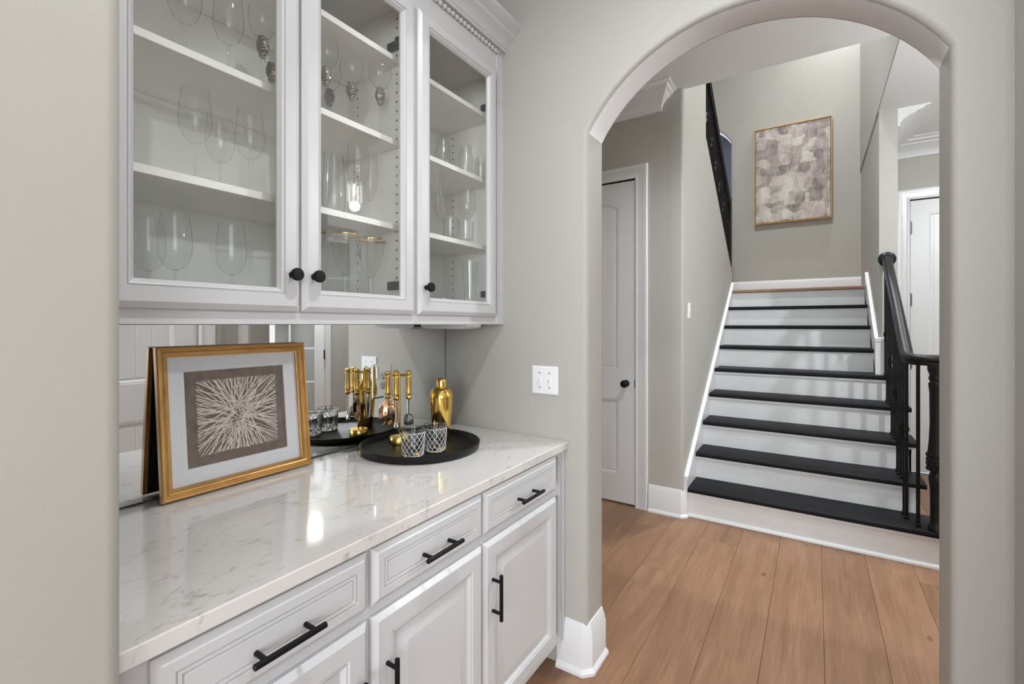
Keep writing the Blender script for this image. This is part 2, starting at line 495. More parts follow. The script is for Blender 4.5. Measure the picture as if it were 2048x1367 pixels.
# left return of the cabinet alcove with rounded outside corner
mb = MB().prism([(-2.4, PE), (-0.80, PE), (-0.80, YL), (-2.4, YL)], 0, CEIL, PZ_)
struct(mb.build('wall_left', 'wall', bevel=(lambda a, b: abs(a.x + 0.8) < 1e-4 and abs(b.x + 0.8) < 1e-4 and abs(a.y - YL) < 1e-4 and abs(b.y - YL) < 1e-4, 0.02, 5)))
struct(MB().box(WX - 0.12, WX, YL, AW, 0, CEIL).build('wall_alcove', 'wall'))
# pantry right wall with door opening
DY0, DY1, DH = 0.63, 1.45, 2.45
struct(MB().box(RX, RX + 0.115, DY1, AW, 0, CEIL).box(RX, RX + 0.115, PR, DY0, 0, CEIL).box(RX, RX + 0.115, DY0, DY1, DH, CEIL).build('wall_right', 'wall'))
struct(MB().box(-2.4, RX + 0.115, PE, AW, CEIL, CEIL + 0.1).build('ceiling', 'ceil'))
# hall ceiling with the stairwell cut out
struct(MB().box(-2.4, HX + 0.1, AB, 3.49, CEIL, CEIL + 0.25).box(0.42, HX + 0.1, 3.49, FW, CEIL, CEIL + 0.25).build('ceiling_hall', 'ceil'))
# hall door wall (door opening on the left)
D1R = -1.135; D1L = D1R - 0.80
mb = MB().box(D1R, SX - 0.0995, DW, DW + 0.11, 0, CEIL).box(-2.4, D1L, DW, DW + 0.11, 0, CEIL).box(D1L, D1R, DW, DW + 0.11, 2.47, CEIL)
struct(mb.build('wall_hall_left', 'wall'))
struct(MB().box(-2.5, -2.4, AB, DW, 0, CEIL).build('wall_hall_end', 'wall'))
# knee wall on the left of the stair, top edge follows the upper flight
KA = (4.267, 2.985); KB = (5.79, 1.945)
mb = MB().prism([(DW + 0.0, 0), (5.79, 0), KB, KA, (KA[0], 5.6), (DW, 5.6)], SX - 0.10, SX, lambda u, v, a: (a, u, v))
struct(mb.build('wall_stair_left', 'wall', bevel=(lambda a, b: abs(a.y - DW) < 1e-4 and abs(b.y - DW) < 1e-4 and abs(a.x - SX) < 1e-4 and abs(b.x - SX) < 1e-4, 0.02, 4)))
# outer wall of the upper flight and back wall with arched opening
struct(MB().box(-1.98, -1.88, DW + 0.11, BW, 0, 5.6).build('wall_stair_outer', 'wall'))
mb = MB().prism(arch_poly(-1.98, 0.62, 5.6, -1.335, 0.455, 3.645, 3.93, 20, 0.0), BW, BW + 0.14, lambda u, v, a: (u, a, v))
struct(mb.build('wall_back', 'wall', bevel=(lambda a, b: abs(a.y - BW) < 1e-4 and abs(b.y - BW) < 1e-4 and -1.80 < a.x < -0.87 and -1.80 < b.x < -0.87 and a.z < 4 and b.z < 4, 0.018, 3)))
mb = MB().box(-2.6, -0.3, 8.0, 8.1, 0, 5.0).box(-2.6, -2.5, BW + 0.14, 8.0, 0, 5.0).box(-0.4, -0.3, BW + 0.14, 8.0, 0, 5.0).box(-2.6, -0.3, BW + 0.14, 8.1, 4.25, 4.35).box(-2.5, -0.4, BW + 0.14, 8.0, 1.65, 1.75)
struct(mb.build('wall_upper_room', 'lavender'))
# wall to the right of the upper stair
struct(MB().box(0.425, 0.54, EW, BW, 0, CEIL).box(0.416, 0.54, 3.4905, BW, CEIL + 0.002, 5.6).build('wall_stair_right', 'wall'))
struct(MB().box(-1.98, 0.54, 3.38, 3.49, CEIL + 0.25, 5.6).build('wall_stair_front', 'wall'))
struct(MB().box(-2.0, 0.62, 3.38, BW + 0.14, 5.6, 5.7).build('ceiling_stair', 'ceil'))
# far wall with the door
D2L = 0.742; D2R = D2L + 0.84
struct(MB().box(0.54, D2L, FW, FW + 0.11, 0, CEIL).box(D2R, HX + 0.1, FW, FW + 0.11, 0, CEIL).box(D2L, D2R, FW, FW + 0.11, 2.53, CEIL).build('wall_far', 'wall'))
# hall right wall with opening to the side room
SO0, SO1 = 2.83, 3.63
struct(MB().box(HX, HX + 0.11, AB, SO0, 0, CEIL).box(HX, HX + 0.11, SO1, FW, 0, CEIL).box(HX, HX + 0.11, SO0, SO1, 2.47, CEIL).build('wall_hall_right', 'wall'))
mb = MB().box(HX + 0.1, 4.4, 2.1, 2.2, 0, CEIL).box(HX + 0.1, 4.4, 4.4, 4.5, 0, CEIL).box(4.3, 4.4, 2.2, 4.4, 0, CEIL).box(HX + 0.11, 4.4, 2.1, 4.5, CEIL, CEIL + 0.1).box(HX + 0.11, 4.4, 2.1, 4.5, -0.1, 0.0)
struct(mb.build('wall_side_room', 'kitchen'))
# kitchen behind the camera
mb = MB().box(-4.1, -4.0, -5.6, PE, 0, CEIL).box(-4.1, -2.4, PE - 0.1, PE, 0, CEIL).box(RX + 0.115, 4.1, PR, PR + 0.1, 0, CEIL)
mb.box(4.0, 4.1, -5.6, PR, 0, 0.6).box(4.0, 4.1, -5.6, PR, 2.9, CEIL).box(4.0, 4.1, -5.6, -3.9, 0.6, 2.9).box(4.0, 4.1, -0.1, PR, 0.6, 2.9)
mb.box(-4.1, 4.1, -5.7, -5.6, 0, 0.55).box(-4.1, 4.1, -5.7, -5.6, 2.95, CEIL).box(-4.1, -1.65, -5.7, -5.6, 0.55, 2.95).box(3.35, 4.1, -5.7, -5.6, 0.55, 2.95)
struct(mb.build('wall_kitchen', 'kitchen'))
struct(MB().box(-4.1, 4.1, -5.7, PE, CEIL, CEIL + 0.1).box(RX + 0.115, 4.1, PE, PR + 0.1, CEIL, CEIL + 0.1).build('ceiling_kitchen', 'ceil'))
struct(MB().box(-4.1, 4.1, -5.7, PE, -0.1, 0.0).box(HX + 0.1, 4.1, PE, PR + 0.1, -0.1, 0.0).build('floor_kitchen', 'landing_wood'))

# floor of separate oak planks
fl = struct(MB().box(-2.4, HX + 0.1, PE, FW + 0.1, -0.12, -0.016).build('floor', 'slot'))
PW = 0.2175
plank_meshes = {}
def plank(ix, y0, y1):
    L = round(y1 - y0, 3)
    if L < 0.05: return
    if L not in plank_meshes:
        o = MB().cbox(-PW / 2 + 0.0005, PW / 2 - 0.0005, -L / 2 + 0.0005, L / 2 - 0.0005, -0.015, 0.0, 0.0011).build('plank', 'oak', fl, smooth=0)
        plank_meshes[L] = o.data
    else:
        o = bpy.data.objects.new('plank', plank_meshes[L]); COL.objects.link(o); o.parent = fl
    o.location = (0.032 + PW * (ix + 0.5), (y0 + y1) / 2, 0)
fixed = {-5: 3.19, -4: 2.65, -3: 3.19}     # end joints that show in the picture
for ix in range(-11, 11):
    j = fixed.get(ix, None)
    if j is None: j = [1.55, 1.72, 1.38, 1.64, 1.47, 1.76][ix % 6]
    ys = [j]
    while ys[0] > PE: ys.insert(0, ys[0] - 1.9)
    while ys[-1] < FW: ys.append(ys[-1] + 1.9)
    for a, b in zip(ys[:-1], ys[1:]):
        a = max(a, PE); b = min(b, FW)
        if b > a: plank(ix, a, b)

# ------------------------------------------------------------------ trim: baseboards and crowns
BBP = [(0, 0), (0.030, 0), (0.030, 0.012), (0.022, 0.022), (0.018, 0.026), (0.018, 0.145), (0.014, 0.155), (0.014, 0.165), (0.008, 0.180), (0.004, 0.194), (0, 0.196)]
def baseboard(name, pts):
    # pts run so that the room lies to the right of the path
    return struct(MB().sweep([(x, y, 0) for x, y in pts], BBP).build(name, 'white', smooth=30))
baseboard('baseboard_arch', [(-0.875, AW), (-0.77, AW), (-0.75, AW + 0.02), (-0.75, AB - 0.02), (-0.77, AB), (-2.4, AB)][::-1][::-1])
baseboard('baseboard_arch_right', [(HX, AB), (0.328, AB), (0.308, AB - 0.02), (0.308, AW + 0.02), (0.328, AW), (RX, AW)])
baseboard('baseboard_hall_left', [(D1R + 0.105, DW), (SX - 0.02, DW), (SX, DW + 0.02), (SX, 3.50)])
baseboard('baseboard_left', [(-0.80, PE), (-0.80, YL - 0.02)])
baseboard('baseboard_hall_right', [(HX, FW), (HX, SO1 + 0.1)])
baseboard('baseboard_right', [(RX, AW), (RX, DY1 + 0.115)])
baseboard('baseboard_far', [(0.54, FW), (D2L - 0.1, FW)])
b2 = MB().sweep([(-1.9 + 0.4, BW, 1.749), (0.425, BW, 1.749)], [(0, 0), (0.016, 0), (0.016, 0.115), (0.008, 0.135), (0.003, 0.15), (0, 0.15)]).build('baseboard_landing', 'white')
struct(b2)

CRP = [(0, 0.0), (0.018, 0.0), (0.018, 0.028), (0.030, 0.040), (0.034, 0.050), (0.075, 0.078), (0.115, 0.092), (0.120, 0.102), (0.160, 0.112), (0.166, 0.126), (0.20, 0.132), (0.20, 0.140)]
def crown(name, x0, x1, y, ret0, ret1, out=-1):
    # crown along X on a wall at y; projects towards -Y (out=-1); mitred returns at the ends
    mb = MB(); z0 = CEIL - 0.140
    for xe, sg, r in ((x0, -1, ret0), (x1, 1, ret1)):
        for d, h in CRP: mb.v.append((xe + sg * d * r, y + out * d, z0 + h))
    n = len(CRP)
    for i in range(n - 1): mb.f.append((i, i + 1, n + i + 1, n + i))
    for s_, (xe, sg, r) in enumerate(((x0, -1, ret0), (x1, 1, ret1))):
        b = len(mb.v)
        if r > 0:
            for d, h in CRP: mb.v.append((xe + sg * d * r, y, z0 + h))
            for i in range(n - 1): mb.f.append((s_ * n + i, s_ * n + i + 1, b + i + 1, b + i))
    return struct(mb.build(name, 'white', smooth=25))
crown('trim_1', -2.4, -0.945, DW, 0, 0.55)
crown('trim_2', 0.5405, HX, FW, -1, 0)
# crown along the hidden side of the end wall
mb = MB()
for ye, q in ((EW + 0.03, 0), (FW, 1)):
    for d, h in CRP: mb.v.append((0.5405 + d, ye - d * q + d * (1 - q) * 0.0, CEIL - 0.14 + h))
n = len(CRP)
for i in range(n - 1): mb.f.append((i, i + 1, n + i + 1, n + i))
mb.v.append((0.5405, EW + 0.03, CEIL - 0.0005)); mb.f.append(tuple(range(n)) + (len(mb.v) - 1,))
struct(mb.build('trim_3', 'white', smooth=25))

# ------------------------------------------------------------------ panelled doors
CASP = [(0, 0.0), (0, 0.014), (0.006, 0.020), (0.022, 0.020), (0.030, 0.016), (0.060, 0.013), (0.072, 0.010), (0.078, 0.014), (0.088, 0.014), (0.095, 0.008), (0.095, -0.06)]
def panel_door(name, w_, h_, P, arched=True, knob_u=None, hinges_u=None, knob_z=0.925, handle_mat='black', slab_n=-0.012):
    """door_n structure in local (u: 0..w, v: 0..h, n: out of the wall face)"""
    root = thing(name, None, None, kind='structure')
    # casing around three sides
    mb = MB().ring(-0.098, w_ + 0.098, 0.0, h_ + 0.10, CASP, P, open_bottom=True)
    mb.build('casing', 'white', root, smooth=30)
    sl = MB()
    g = 0.0035; u0, u1, v0, v1 = g, w_ - g, 0.012, h_ - g
    n1 = slab_n; n0 = slab_n - 0.035
    st = 0.128
    rows = [(0.22, 0.80), (1.02, v1 - 0.125)]
    us = [u0, u0 + st, u1 - st, u1]
    vs = [v0, rows[0][0], rows[0][1], rows[1][0], rows[1][1], v1]
    def quad(a, b, c, d, n_):
        k = len(sl.v); sl.v += [P(a, c, n_), P(b, c, n_), P(b, d, n_), P(a, d, n_)]; sl.f.append((k, k + 1, k + 2, k + 3))
    for j in range(5):
        if j in (1, 3):
            quad(us[0], us[1], vs[j], vs[j + 1], n1); quad(us[2], us[3], vs[j], vs[j + 1], n1)
        else:
            quad(us[0], us[3], vs[j], vs[j + 1], n1)
    quad(u0, u1, v0, v1, n0)
    k = len(sl.v)
    for n_ in (n1, n0):
        for (u, v) in ((u0, v0), (u1, v0), (u1, v1), (u0, v1)): sl.v.append(P(u, v, n_))
    for i in range(4):
        i2 = (i + 1) % 4; sl.f.append((k + i, k + i2, k + 4 + i2, k + 4 + i))
    # sunk panels
    pp = [(0, 0), (0.004, -0.002), (0.014, -0.004), (0.022, -0.011), (0.034, -0.012)]
    slab = sl.build('door_slab', 'white', root, smooth=20)
    for q, (a, b) in enumerate(rows):
        pm = MB().ring(us[1], us[2], a, b, [(d, n1 + n_) for d, n_ in pp], P)
        iu0, iu1, ia, ib = us[1] + 0.034, us[2] - 0.034, a + 0.034, b - 0.034
        # vertical boards with V grooves
        nb = 6; bw = (iu1 - iu0) / nb
        for i in range(nb):
            x0 = iu0 + i * bw; x1 = x0 + bw
            rise0 = rise1 = 0.0
            prof = [(x0, -0.012), (x0 + 0.004, -0.009), (x1 - 0.004, -0.009), (x1, -0.012)]
            kk = len(pm.v)
            for (xx, nn) in prof: pm.v.append(P(xx, ia, n1 + nn))
            for (xx, nn) in prof: pm.v.append(P(xx, ib, n1 + nn))
            for t in range(3): pm.f.append((kk + t, kk + t + 1, kk + 5 + t, kk + 4 + t))
        if q == 1 and arched:
            # arched infill at the head of the upper panel
            arc = []
            ns = 14
            hw = (us[2] - us[1]) / 2; cu = (us[1] + us[2]) / 2; sag = 0.07
            r = (hw * hw + sag * sag) / (2 * sag)
            top = b
            for i in range(ns + 1):
                uu = us[1] + (us[2] - us[1]) * i / ns
                arc.append((uu, top - sag + (math.sqrt(r * r - (uu - cu) ** 2) - (r - sag))))
            kk = len(pm.v)
            for off, n_ in ((0.0, n1), (0.006, n1 - 0.003), (0.020, n1 - 0.010)):
                for (uu, vv) in arc: pm.v.append(P(uu, vv - off, n_))
            for (uu, vv) in arc: pm.v.append(P(uu, top + 0.001, n1))
            m_ = ns + 1
            for t in range(ns):
                for L in range(2): pm.f.append((kk + L * m_ + t, kk + L * m_ + t + 1, kk + (L + 1) * m_ + t + 1, kk + (L + 1) * m_ + t))
                pm.f.append((kk + t, kk + t + 1, kk + 3 * m_ + t + 1, kk + 3 * m_ + t))
        pm.build('door_panel', 'white', slab, smooth=20)
    if knob_u is not None:
        c = Vector(P(knob_u, knob_z, n1)); nv = (Vector(P(knob_u, knob_z, n1 + 1)) - c)
        mt = Vector((0, 0, 1)).rotation_difference(nv).to_matrix()
        MB().lathe([(0.001, 0.0), (0.026, 0.0), (0.026, 0.006), (0.011, 0.010), (0.010, 0.032), (0.020, 0.038), (0.028, 0.050), (0.026, 0.060), (0.014, 0.067), (0.001, 0.068)], 20, tuple(c), mtx=mt).build('knob', handle_mat, slab, smooth=50)
        lu = w_ - 0.001 if knob_u > w_ / 2 else 0.001
        bx = MB(); k = 0
        pts = [P(lu - 0.006, knob_z - 0.03, n1 - 0.01), P(lu + 0.006, knob_z + 0.03, n1 + 0.006)]
        bx.box(min(pts[0][0], pts[1][0]), max(pts[0][0], pts[1][0]), min(pts[0][1], pts[1][1]), max(pts[0][1], pts[1][1]), pts[0][2], pts[1][2])
        bx.build('strike_plate', handle_mat, slab)
    if hinges_u is not None:
        for hz in (0.28, 1.02, 1.60, 2.27):
            c = Vector(P(hinges_u, hz, n1 + 0.005))
            mbh = MB().lathe([(0.004, -0.062), (0.008, -0.058), (0.008, 0.058), (0.004, 0.062)], 10, tuple(c))
            a = Vector(P(hinges_u - 0.012, hz, n1)); b_ = Vector(P(hinges_u + 0.012, hz, n1 + 0.003))
            mbh.box(min(a.x, b_.x), max(a.x, b_.x), min(a.y, b_.y), max(a.y, b_.y), hz - 0.05, hz + 0.05)
            mbh.build('hinge', 'hinge', slab, smooth=40)
    return root
panel_door('door_1', 0.80, 2.465, lambda u, v, n: (D1L + u, DW - n, v), knob_u=0.728)
d2 = panel_door('door_2', 0.84, 2.525, lambda u, v, n: (D2L + u, FW - n, v), hinges_u=0.004, arched=False)
panel_door('door_3', DY1 - DY0, 2.445, lambda u, v, n: (RX - n, DY0 + u, v), knob_u=0.07)
# french door standing open in the side opening of the hall
d4 = thing('door_4', None, None, (HX - 0.01, SO1 - 0.005, 0), math.radians(37), kind='structure')
# local: hinge at origin, door runs along -Y, faces -X before rotation
fw, fh, ft = 0.78, 2.43, 0.038
mb = MB().box(-ft, 0, -0.11, 0, 0.012, fh).box(-ft, 0, -fw, -fw + 0.11, 0.012, fh).box(-ft, 0, -fw + 0.11, -0.11, 0.012, 0.25).box(-ft, 0, -fw + 0.11, -0.11, fh - 0.12, fh)
fr_ = mb.build('door_slab', 'white', d4, smooth=0)
for i in range(1, 5):
    z = 0.25 + (fh - 0.37) * i / 5
    MB().cbox(-ft + 0.006, -0.006, -fw + 0.11, -0.11, z - 0.012, z + 0.012, 0.004).build('muntin', 'white', fr_)
MB().cbox(-ft + 0.006, -0.006, -fw / 2 - 0.012, -fw / 2 + 0.012, 0.25, fh - 0.12, 0.004).build('muntin', 'white', fr_)
MB().box(-ft / 2 - 0.002, -ft / 2 + 0.002, -fw + 0.11, -0.11, 0.25, fh - 0.12).build('pane', 'pane', fr_)
for sg, x in ((-1, -ft), (1, 0)):
    MB().lathe([(0.001, 0), (0.024, 0), (0.024, 0.006), (0.010, 0.010), (0.010, 0.03), (0.027, 0.045), (0.020, 0.06), (0.001, 0.064)], 16, (x, -fw + 0.06, 0.95), mtx=Matrix.Rotation(sg * PI / 2, 3, 'Y')).build('knob', 'black', fr_, smooth=50)
for hz in (0.3, 1.0, 1.7, 2.2):
    MB().lathe([(0.006, -0.06), (0.009, -0.055), (0.009, 0.055), (0.006, 0.06)], 10, (-ft - 0.002, 0.004, hz)).build('hinge', 'black', fr_)
mb = MB().ring(SO0 - 0.09, SO1 + 0.09, 0.0, 2.47 + 0.09, CASP, lambda u, v, n: (HX - n, u, v), open_bottom=True)
struct(mb.build('trim_4', 'white', smooth=30))

# ------------------------------------------------------------------ staircase
RY, RZ0, RRUN, RRISE = 3.485, 0.205, 0.2693, 0.193
SL = SX + 0.020
stair = thing('staircase', 'straight flight of white risers with glossy black treads rising to the landing', 'staircase', (0, 0, 0))
def tread_prof(y, z, back):
    return [(y + 0.012, z - 0.032), (y + 0.003, z - 0.027), (y, z - 0.016), (y + 0.003, z - 0.004), (y + 0.012, z), (back, z), (back, z - 0.032)]
for k in range(8):
    y = RY + RRUN * k; z = RZ0 + RRISE * k
    xr = 0.72 if k == 0 else (0.572 if k <= 4 else 0.405)
    back = y + RRUN + 0.03
    xs = 0.60 if k == 0 else (0.537 if k <= 4 else 0.405)
    if k == 4:
        MB().prism(tread_prof(y, z, EW - 0.0005), SL, xr, lambda u, v, a: (a, u, v)).prism([(EW - 0.0005, z - 0.032), (EW - 0.0005, z), (back, z), (back, z - 0.032)], SL, 0.405, lambda u, v, a: (a, u, v)).build('tread', 'tread', stair)
    else:
        MB().prism(tread_prof(y, z, back), SL, xr, lambda u, v, a: (a, u, v)).build('tread', 'tread', stair)
    zb = 0.0 if k == 0 else z - RRISE
    MB().box(SL, xs if k else 0.70, y + 0.03, y + 0.045, zb + (0.0005 if k else 0), z - 0.032).build('riser', 'riser', stair)
    if k <= 4:
        # cove under the nosing
        MB().box(SL, xs + 0.012 if k else xr - 0.02, y + 0.014, y + 0.03, z - 0.046, z - 0.032).build('cove_moulding', 'riser' if k > 0 else 'riser', stair)
# top riser, landing edge and landing
y = RY + RRUN * 8; z = RZ0 + RRISE * 8
MB().box(SL, 0.405, y + 0.03, y + 0.045, z - RRISE + 0.0005, z - 0.032).build('riser', 'riser', stair)
MB().prism(tread_prof(y, z, BW - 0.02), SL - 0.005, 0.405, lambda u, v, a: (a, u, v)).build('landing', 'landing_wood', stair)
# shoe moulding at the foot of the first riser
MB().prism([(RY + 0.03, 0), (RY + 0.012, 0), (RY + 0.014, 0.012), (RY + 0.022, 0.02), (RY + 0.03, 0.022)], SL, 0.70, lambda u, v, a: (a, u, v)).build('shoe_moulding', 'white', stair)
nz = lambda yy: RZ0 + RRISE * (yy - RY) / RRUN
# left skirt board with cap
a, b = 3.47, 5.72
o1 = 0.075
MB().prism([(a, 0.0), (5.79, 1.4), (5.79, nz(b) + 0.01), (b, nz(b) + 0.01), (a, nz(a) + o1)], SX + 0.0005, SL, lambda u, v, c: (c, u, v)).build('skirt_board', 'white', stair)
MB().prism([(a, nz(a) + o1), (a, nz(a) + o1 + 0.022), (b, nz(b) + 0.032), (b, nz(b) + 0.01)], SX + 0.0005, SL + 0.008, lambda u, v, c: (c, u, v)).build('skirt_cap', 'white', stair)
# right skirt of the upper steps
MB().prism([(EW + 0.001, nz(EW) - 0.08), (5.66, nz(5.66) - 0.05), (5.66, 1.86), (5.58, 1.86), (EW + 0.05, 1.245), (EW + 0.001, 1.245)], 0.405, 0.4245, lambda u, v, c: (c, u, v)).build('skirt_board', 'white', stair)
MB().prism([(5.60, 1.852), (5.585, 1.872), (EW + 0.03, 1.262), (EW + 0.05, 1.235)], 0.399, 0.4245, lambda u, v, c: (c, u, v)).build('skirt_cap', 'white', stair)
MB().prism([(0.40, RZ0 + RRISE * 4), (0.54, RZ0 + RRISE * 4), (0.54, 1.245), (0.40, 1.245)], EW - 0.018, EW - 0.0005, lambda u, v, c: (u, c, v)).build('skirt_board', 'white', stair)
MB().ring(0.396, 0.545, 1.235, 1.268, [(0, 0.0005), (0, 0.022), (0.008, 0.027), (0.016, 0.018)], PNYo(EW), cap_in=True).build('skirt_cap', 'white', stair)
# closed white stringer under the tread ends
poly = [(RY + RRUN + 0.03, 0.0)]
for k in range(1, 5):
    yy = RY + RRUN * k + 0.03; zz = RZ0 + RRISE * k - 0.032
    poly += [(yy, zz)] + ([(yy + RRUN, zz)] if k < 4 else [(EW, zz)])
poly += [(EW, 0.0)]
MB().prism(poly, 0.525, 0.540, lambda u, v, c: (c, u, v)).build('stringer', 'riser', stair)
MB().box(0.50, 0.70, RY + 0.045, RY + RRUN + 0.03, 0.0, RZ0 - 0.032).build('starting_step', 'riser', stair)

# lower balustrade
bal = thing('stair_balustrade', 'black handrail with iron balusters and turned newel at the foot of the stairs', 'railing')
RPF = [(-0.022, -0.030), (0.022, -0.030), (0.026, -0.020), (0.024, -0.012), (0.032, -0.002), (0.033, 0.008), (0.028, 0.020), (0.016, 0.029), (0, 0.032), (-0.016, 0.029), (-0.028, 0.020), (-0.033, 0.008), (-0.032, -0.002), (-0.024, -0.012), (-0.026, -0.020)]
RXB = 0.462
rp = [(0.474, EW - 0.012, 1.885)]
ra, rb = Vector((0.470, EW - 0.1, 1.825)), Vector((RXB, 3.66, 1.195))
for i in range(7): rp.append(tuple(ra.lerp(rb, i / 6)))
rp += [(RXB + 0.002, 3.625, 1.178), (RXB + 0.014, 3.592, 1.170), (RXB + 0.040, 3.568, 1.168), (0.56, 3.545, 1.168), (0.64, 3.53, 1.168), (0.68, 3.545, 1.168)]
MB().sweep(rp, RPF).build('handrail', 'rail', bal, smooth=40)
MB().lathe([(0.001, 0), (0.056, 0), (0.058, 0.006), (0.054, 0.014), (0.044, 0.018), (0.040, 0.022), (0.001, 0.022)], 28, (0.474, EW - 0.0005, 1.885), mtx=Matrix.Rotation(PI / 2, 3, 'X')).build('rosette', 'rail', bal, smooth=45)
z0 = RZ0 + 0.0005
nprof = [(0.044, 0), (0.044, 0.02), (0.036, 0.03), (0.034, 0.05), (0.035, 0.23), (0.040, 0.28), (0.041, 0.30), (0.034, 0.325), (0.030, 0.330), (0.040, 0.345), (0.046, 0.36), (0.047, 0.40), (0.045, 0.44), (0.040, 0.50), (0.036, 0.60), (0.037, 0.78), (0.041, 0.82), (0.042, 0.83), (0.034, 0.845), (0.040, 0.855), (0.040, 0.866), (0.036, 0.88), (0.046, 0.91), (0.046, 0.937)]
nw = MB().lathe(nprof, 24, (0.585, 3.54, z0)).build('newel_post', 'rail', bal, smooth=40)
# carved leaf band on the newel
lf = MB()
for i in range(12):
    a = 2 * PI * i / 12
    for jj in range(4):
        zz = z0 + 0.35 + jj * 0.025
        rr = 0.046
        lf.lathe([(0.002, -0.014), (0.007, -0.004), (0.006, 0.006), (0.001, 0.014)], 6, (0.585 + rr * math.cos(a + jj * 0.26), 3.54 + rr * math.sin(a + jj * 0.26), zz))
tag(lf.build('carved_band', 'rail', nw, smooth=60), kind='stuff')
def baluster(parent, x, y, zb, zt, fancy):
    h = 0.0085
    m_ = MB()
    if not fancy:
        m_.cbox(x - h, x + h, y - h, y + h, zb, zt, 0.0015)
    else:
        zc = zb + (zt - zb) * 0.52
        m_.cbox(x - h, x + h, y - h, y + h, zb, zc - 0.055, 0.0015).cbox(x - h, x + h, y - h, y + h, zc + 0.055, zt, 0.0015)
        for q in range(4):      # basket of four twisted rods
            pts = []
            for i in range(9):
                t = i / 8; a = q * PI / 2 + t * PI
                rr = 0.004 + 0.018 * math.sin(PI * t)
                pts.append((x + rr * math.cos(a), y + rr * math.sin(a), zc - 0.056 + 0.112 * t))
            m_.tube(pts, 0.0032, 5)
    m_.cbox(x - 0.012, x + 0.012, y - 0.012, y + 0.012, zb, zb + 0.018, 0.003)
    return m_.build('baluster', 'iron', parent, smooth=30)
def rail_z(yy): return 1.195 + (yy - 3.66) * (1.825 - 1.195) / (EW - 0.1 - 3.66) - 0.026
spots = [(0.500, 3.545, 0)]
for k in range(0, 5):
    for dy in (0.05, 0.135, 0.22):
        yy = RY + RRUN * k + 0.03 + dy
        if (k == 0 and dy < 0.1) or yy > EW - 0.03: continue
        spots.append((RXB, yy, k))
for i, (x, yy, k) in enumerate(spots):
    zt = 1.142 if yy < 3.62 else rail_z(yy)
    baluster(bal, x, yy, RZ0 + RRISE * k + 0.0005, zt, i % 3 == 2)

# upper balustrade along the return flight
ub = thing('upper_stair_balustrade', 'black iron railing climbing above the sloping edge of the left stair wall', 'railing')
kz = lambda yy: KB[1] + (KA[1] - KB[1]) * (yy - KB[0]) / (KA[0] - KB[0])
XU = SX - 0.030
MB().sweep([(XU, 5.79, kz(5.79) + 0.012), (XU, 4.268, kz(4.268) + 0.012)], [(-0.022, -0.012), (0.022, -0.012), (0.022, 0.012), (-0.022, 0.012)]).build('base_rail', 'rail', ub)
MB().sweep([(XU, 5.70, kz(5.70) + 0.72), (XU, 4.268, kz(4.268) + 0.72)], RPF).build('handrail', 'rail', ub, smooth=40)
yy = 5.66; i = 0
while yy > 4.29:
    baluster(ub, XU, yy, kz(yy) + 0.02, kz(yy) + 0.695, i % 3 == 1); yy -= 0.075; i += 1
MB().cbox(XU - 0.03, XU + 0.03, 5.70, 5.76, kz(5.73) + 0.01, kz(5.73) + 0.80, 0.004).build('newel_post', 'rail', ub)
MB().prism([(5.70, kz(5.70)), (5.80, kz(5.80) - 0.01), (5.80, 1.75), (5.822, 1.75), (5.822, kz(5.80)), (5.70, kz(5.70) + 0.02)], SX - 0.06, SX + 0.004, lambda u, v, a: (a, u, v)).build('end_trim', 'landing_wood', ub)

# ------------------------------------------------------------------ base cabinets
BF = -0.855      # face frame plane
BD = 0.020       # door thickness
DOORP = [(0, 0.0005), (0, 0.010), (0.010, BD - 0.002), (0.013, BD), (0.052, BD), (0.055, BD - 0.003), (0.060, BD - 0.002), (0.063, BD - 0.005), (0.070, BD - 0.010), (0.078, BD - 0.010), (0.103, BD - 0.001), (0.106, BD - 0.001)]
DRWP = [(0, 0.0005), (0, 0.010), (0.010, BD - 0.002), (0.013, BD), (0.030, BD), (0.0315, BD - 0.004), (0.033, BD - 0.004), (0.0345, BD - 0.0005), (0.039, BD - 0.0005), (0.0405, BD - 0.0045), (0.042, BD - 0.0045), (0.044, BD - 0.001)]
def bar_pull(parent, c, axis, L=0.140):
    # bar pull standing off the face +X, posts at +-0.048
    m_ = MB(); r = 0.006
    d = Vector((0, 1, 0)) if axis == 'Y' else Vector((0, 0, 1))
    c = Vector(c); bc = c + Vector((0.034, 0, 0))
    m_.tube([bc - d * L / 2, bc - d * (L / 2 - 0.001), bc + d * (L / 2 - 0.001), bc + d * L / 2], [r * 0.85, r, r, r * 0.85], 14)
    for s_ in (-1, 1):
        q = c + d * (0.048 * s_)
        m_.tube([q, q + Vector((0.034, 0, 0))], 0.005, 12)
    return m_.build('bar_pull', 'black', parent, smooth=40)
